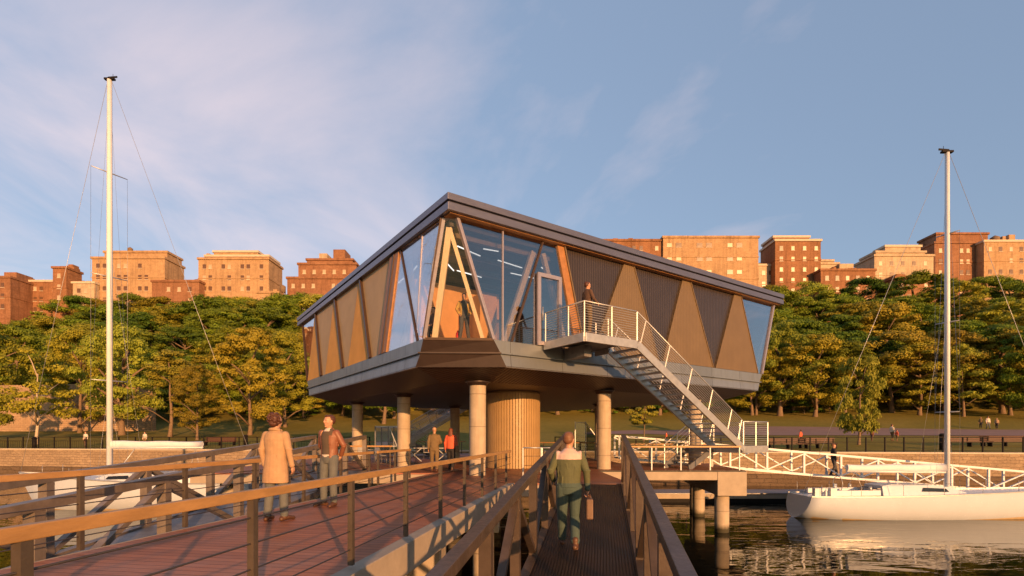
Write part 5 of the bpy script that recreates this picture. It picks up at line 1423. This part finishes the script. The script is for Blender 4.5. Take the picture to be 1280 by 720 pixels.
# far people in the park
def far(px, py_feet, hpx, label, top, trousers, facing, hair='hair_brown', Y=None):
    if Y: p = at(px, py_feet, Y); p.z = gz(p.x, Y)
    else: p = ground_y(px, py_feet)
    h = hpx / PX * p.y; h = max(1.2, min(1.95, h))
    person(label, (p.x, p.y, gz(p.x, p.y) + .05), facing, h, WALK if abs(facing) < 9 else None, top=top, trousers=trousers, hair=hair, voxel=.035, group=None)
far(1001, 558, 19, 'person in a red top standing behind the fence near the staircase landing', 'top_orange', 'black_cloth', .5, Y=50)
far(1090, 552, 15, 'small person in brown on the park path just right of the drooping tree', 'leather_brown', 'bench_wood', 2.0, Y=53)
far(1115, 552, 21, 'person in a white top on the park path left of the right mast', 'shirt_white', 'khaki', -1.4, Y=53)
far(1121, 553, 14, 'child in orange beside the person in the white top on the park path', 'top_orange', 'khaki', -1.4, Y=52.5)
far(1226, 536, 14, 'leftmost of three people on the lawn near the right edge', 'khaki', 'black_cloth', 2.4)
far(1235, 537, 16, 'middle person in a white top of the three on the lawn near the right edge', 'shirt_white', 'jeans_blue', 2.9)
far(1246, 537, 14, 'rightmost of three people on the lawn near the right edge', 'coat_tan', 'black_cloth', 2.2)
far(107, 559, 19, 'person in a pale shirt standing behind the fence left of the left mast', 'shirt_white', 'boots_brown', pi, Y=57.5)
far(181, 560, 18, 'person in pale clothes behind the fence above the left boom', 'shirt_white', 'khaki', pi, Y=57.5)
far(833, 560, 15, 'person in orange on the park path behind the staircase foot', 'top_orange', 'black_cloth', 1.0, Y=53)

# ------------------------------------------------------------------ light, sky, camera
s = V((sin(SUN_AZ) * cos(SUN_EL), -cos(SUN_AZ) * cos(SUN_EL), sin(SUN_EL)))
sl = bpy.data.lights.new('sun', 'SUN'); sl.energy = 5.0; sl.angle = radians(.6); sl.color = (1.0, .49, .19)
so = bpy.data.objects.new('sun', sl); COL.objects.link(so); so.rotation_euler = (-s).to_track_quat('-Z', 'Y').to_euler(); so.location = (20, -40, 30)
w = bpy.data.worlds.new('World'); sc.world = w; w.use_nodes = True; t = w.node_tree; t.nodes.clear()
sky = t.nodes.new('ShaderNodeTexSky'); sky.sky_type = 'NISHITA'; sky.sun_disc = False
sky.sun_elevation = SUN_EL; sky.sun_rotation = pi - SUN_AZ
sky.air_density = 1.0; sky.dust_density = 0.7; sky.ozone_density = 1.2
tc = t.nodes.new('ShaderNodeTexCoord'); D = tc.outputs['Generated']
sx = t.nodes.new('ShaderNodeSeparateXYZ'); t.links.new(D, sx.inputs[0])
# wispy high cloud on a plane overhead
zc = math_n(t, 'MAXIMUM', sx.outputs[2], .06)
cb = t.nodes.new('ShaderNodeCombineXYZ')
t.links.new(math_n(t, 'DIVIDE', sx.outputs[0], zc), cb.inputs[0]); t.links.new(math_n(t, 'DIVIDE', sx.outputs[1], zc), cb.inputs[1])
cv = mapping(t, cb.outputs[0], (.55, .30, 1), (0, 0, .75))
n1 = noise_n(t, cv, 1.1, 8, .56, 1.0)
n2 = noise_n(t, cb.outputs[0], .35, 3, .5, .2)
left = ramp(t, sx.outputs[0], -.75, .55, .11, -.15)
f = ramp(t, math_n(t, 'ADD', math_n(t, 'ADD', n1, left), math_n(t, 'MULTIPLY', math_n(t, 'SUBTRACT', n2, .5), .5)), .42, .82, 0, .55)
f = math_n(t, 'MULTIPLY', f, ramp(t, sx.outputs[2], .02, .25))
f = math_n(t, 'MULTIPLY', f, ramp(t, sx.outputs[1], -.25, .15, .1, 1.0))
veil = math_n(t, 'MULTIPLY', ramp(t, sx.outputs[0], -.9, .8, .44, .30), ramp(t, sx.outputs[1], -.25, .15, .1, 1.0))
col = mix_rgb(t, veil, sky.outputs[0], (5.6, 7.3, 10.6))
col = mix_rgb(t, f, col, (12.6, 9.2, 8.4))
bg = t.nodes.new('ShaderNodeBackground'); bg.inputs['Strength'].default_value = .076
t.links.new(col, bg.inputs['Color']); wo = t.nodes.new('ShaderNodeOutputWorld'); t.links.new(bg.outputs[0], wo.inputs[0])

cam = bpy.data.cameras.new('camera'); cam.sensor_width = 36; cam.lens = 18.0; cam.shift_y = (HOR - 360) / 1280; cam.clip_start = .05; cam.clip_end = 3000
co = bpy.data.objects.new('camera', cam); COL.objects.link(co); co.location = (0, 0, EYE); co.rotation_euler = (pi / 2, 0, 0); sc.camera = co
sc.view_settings.view_transform = 'Standard'; sc.view_settings.look = 'None'; sc.view_settings.exposure = 0.50; sc.view_settings.gamma = 1.0
sc.render.engine = 'CYCLES'; sc.cycles.use_denoising = True; sc.cycles.max_bounces = 7; sc.cycles.transparent_max_bounces = 16
sc.cycles.sample_clamp_indirect = 6.0
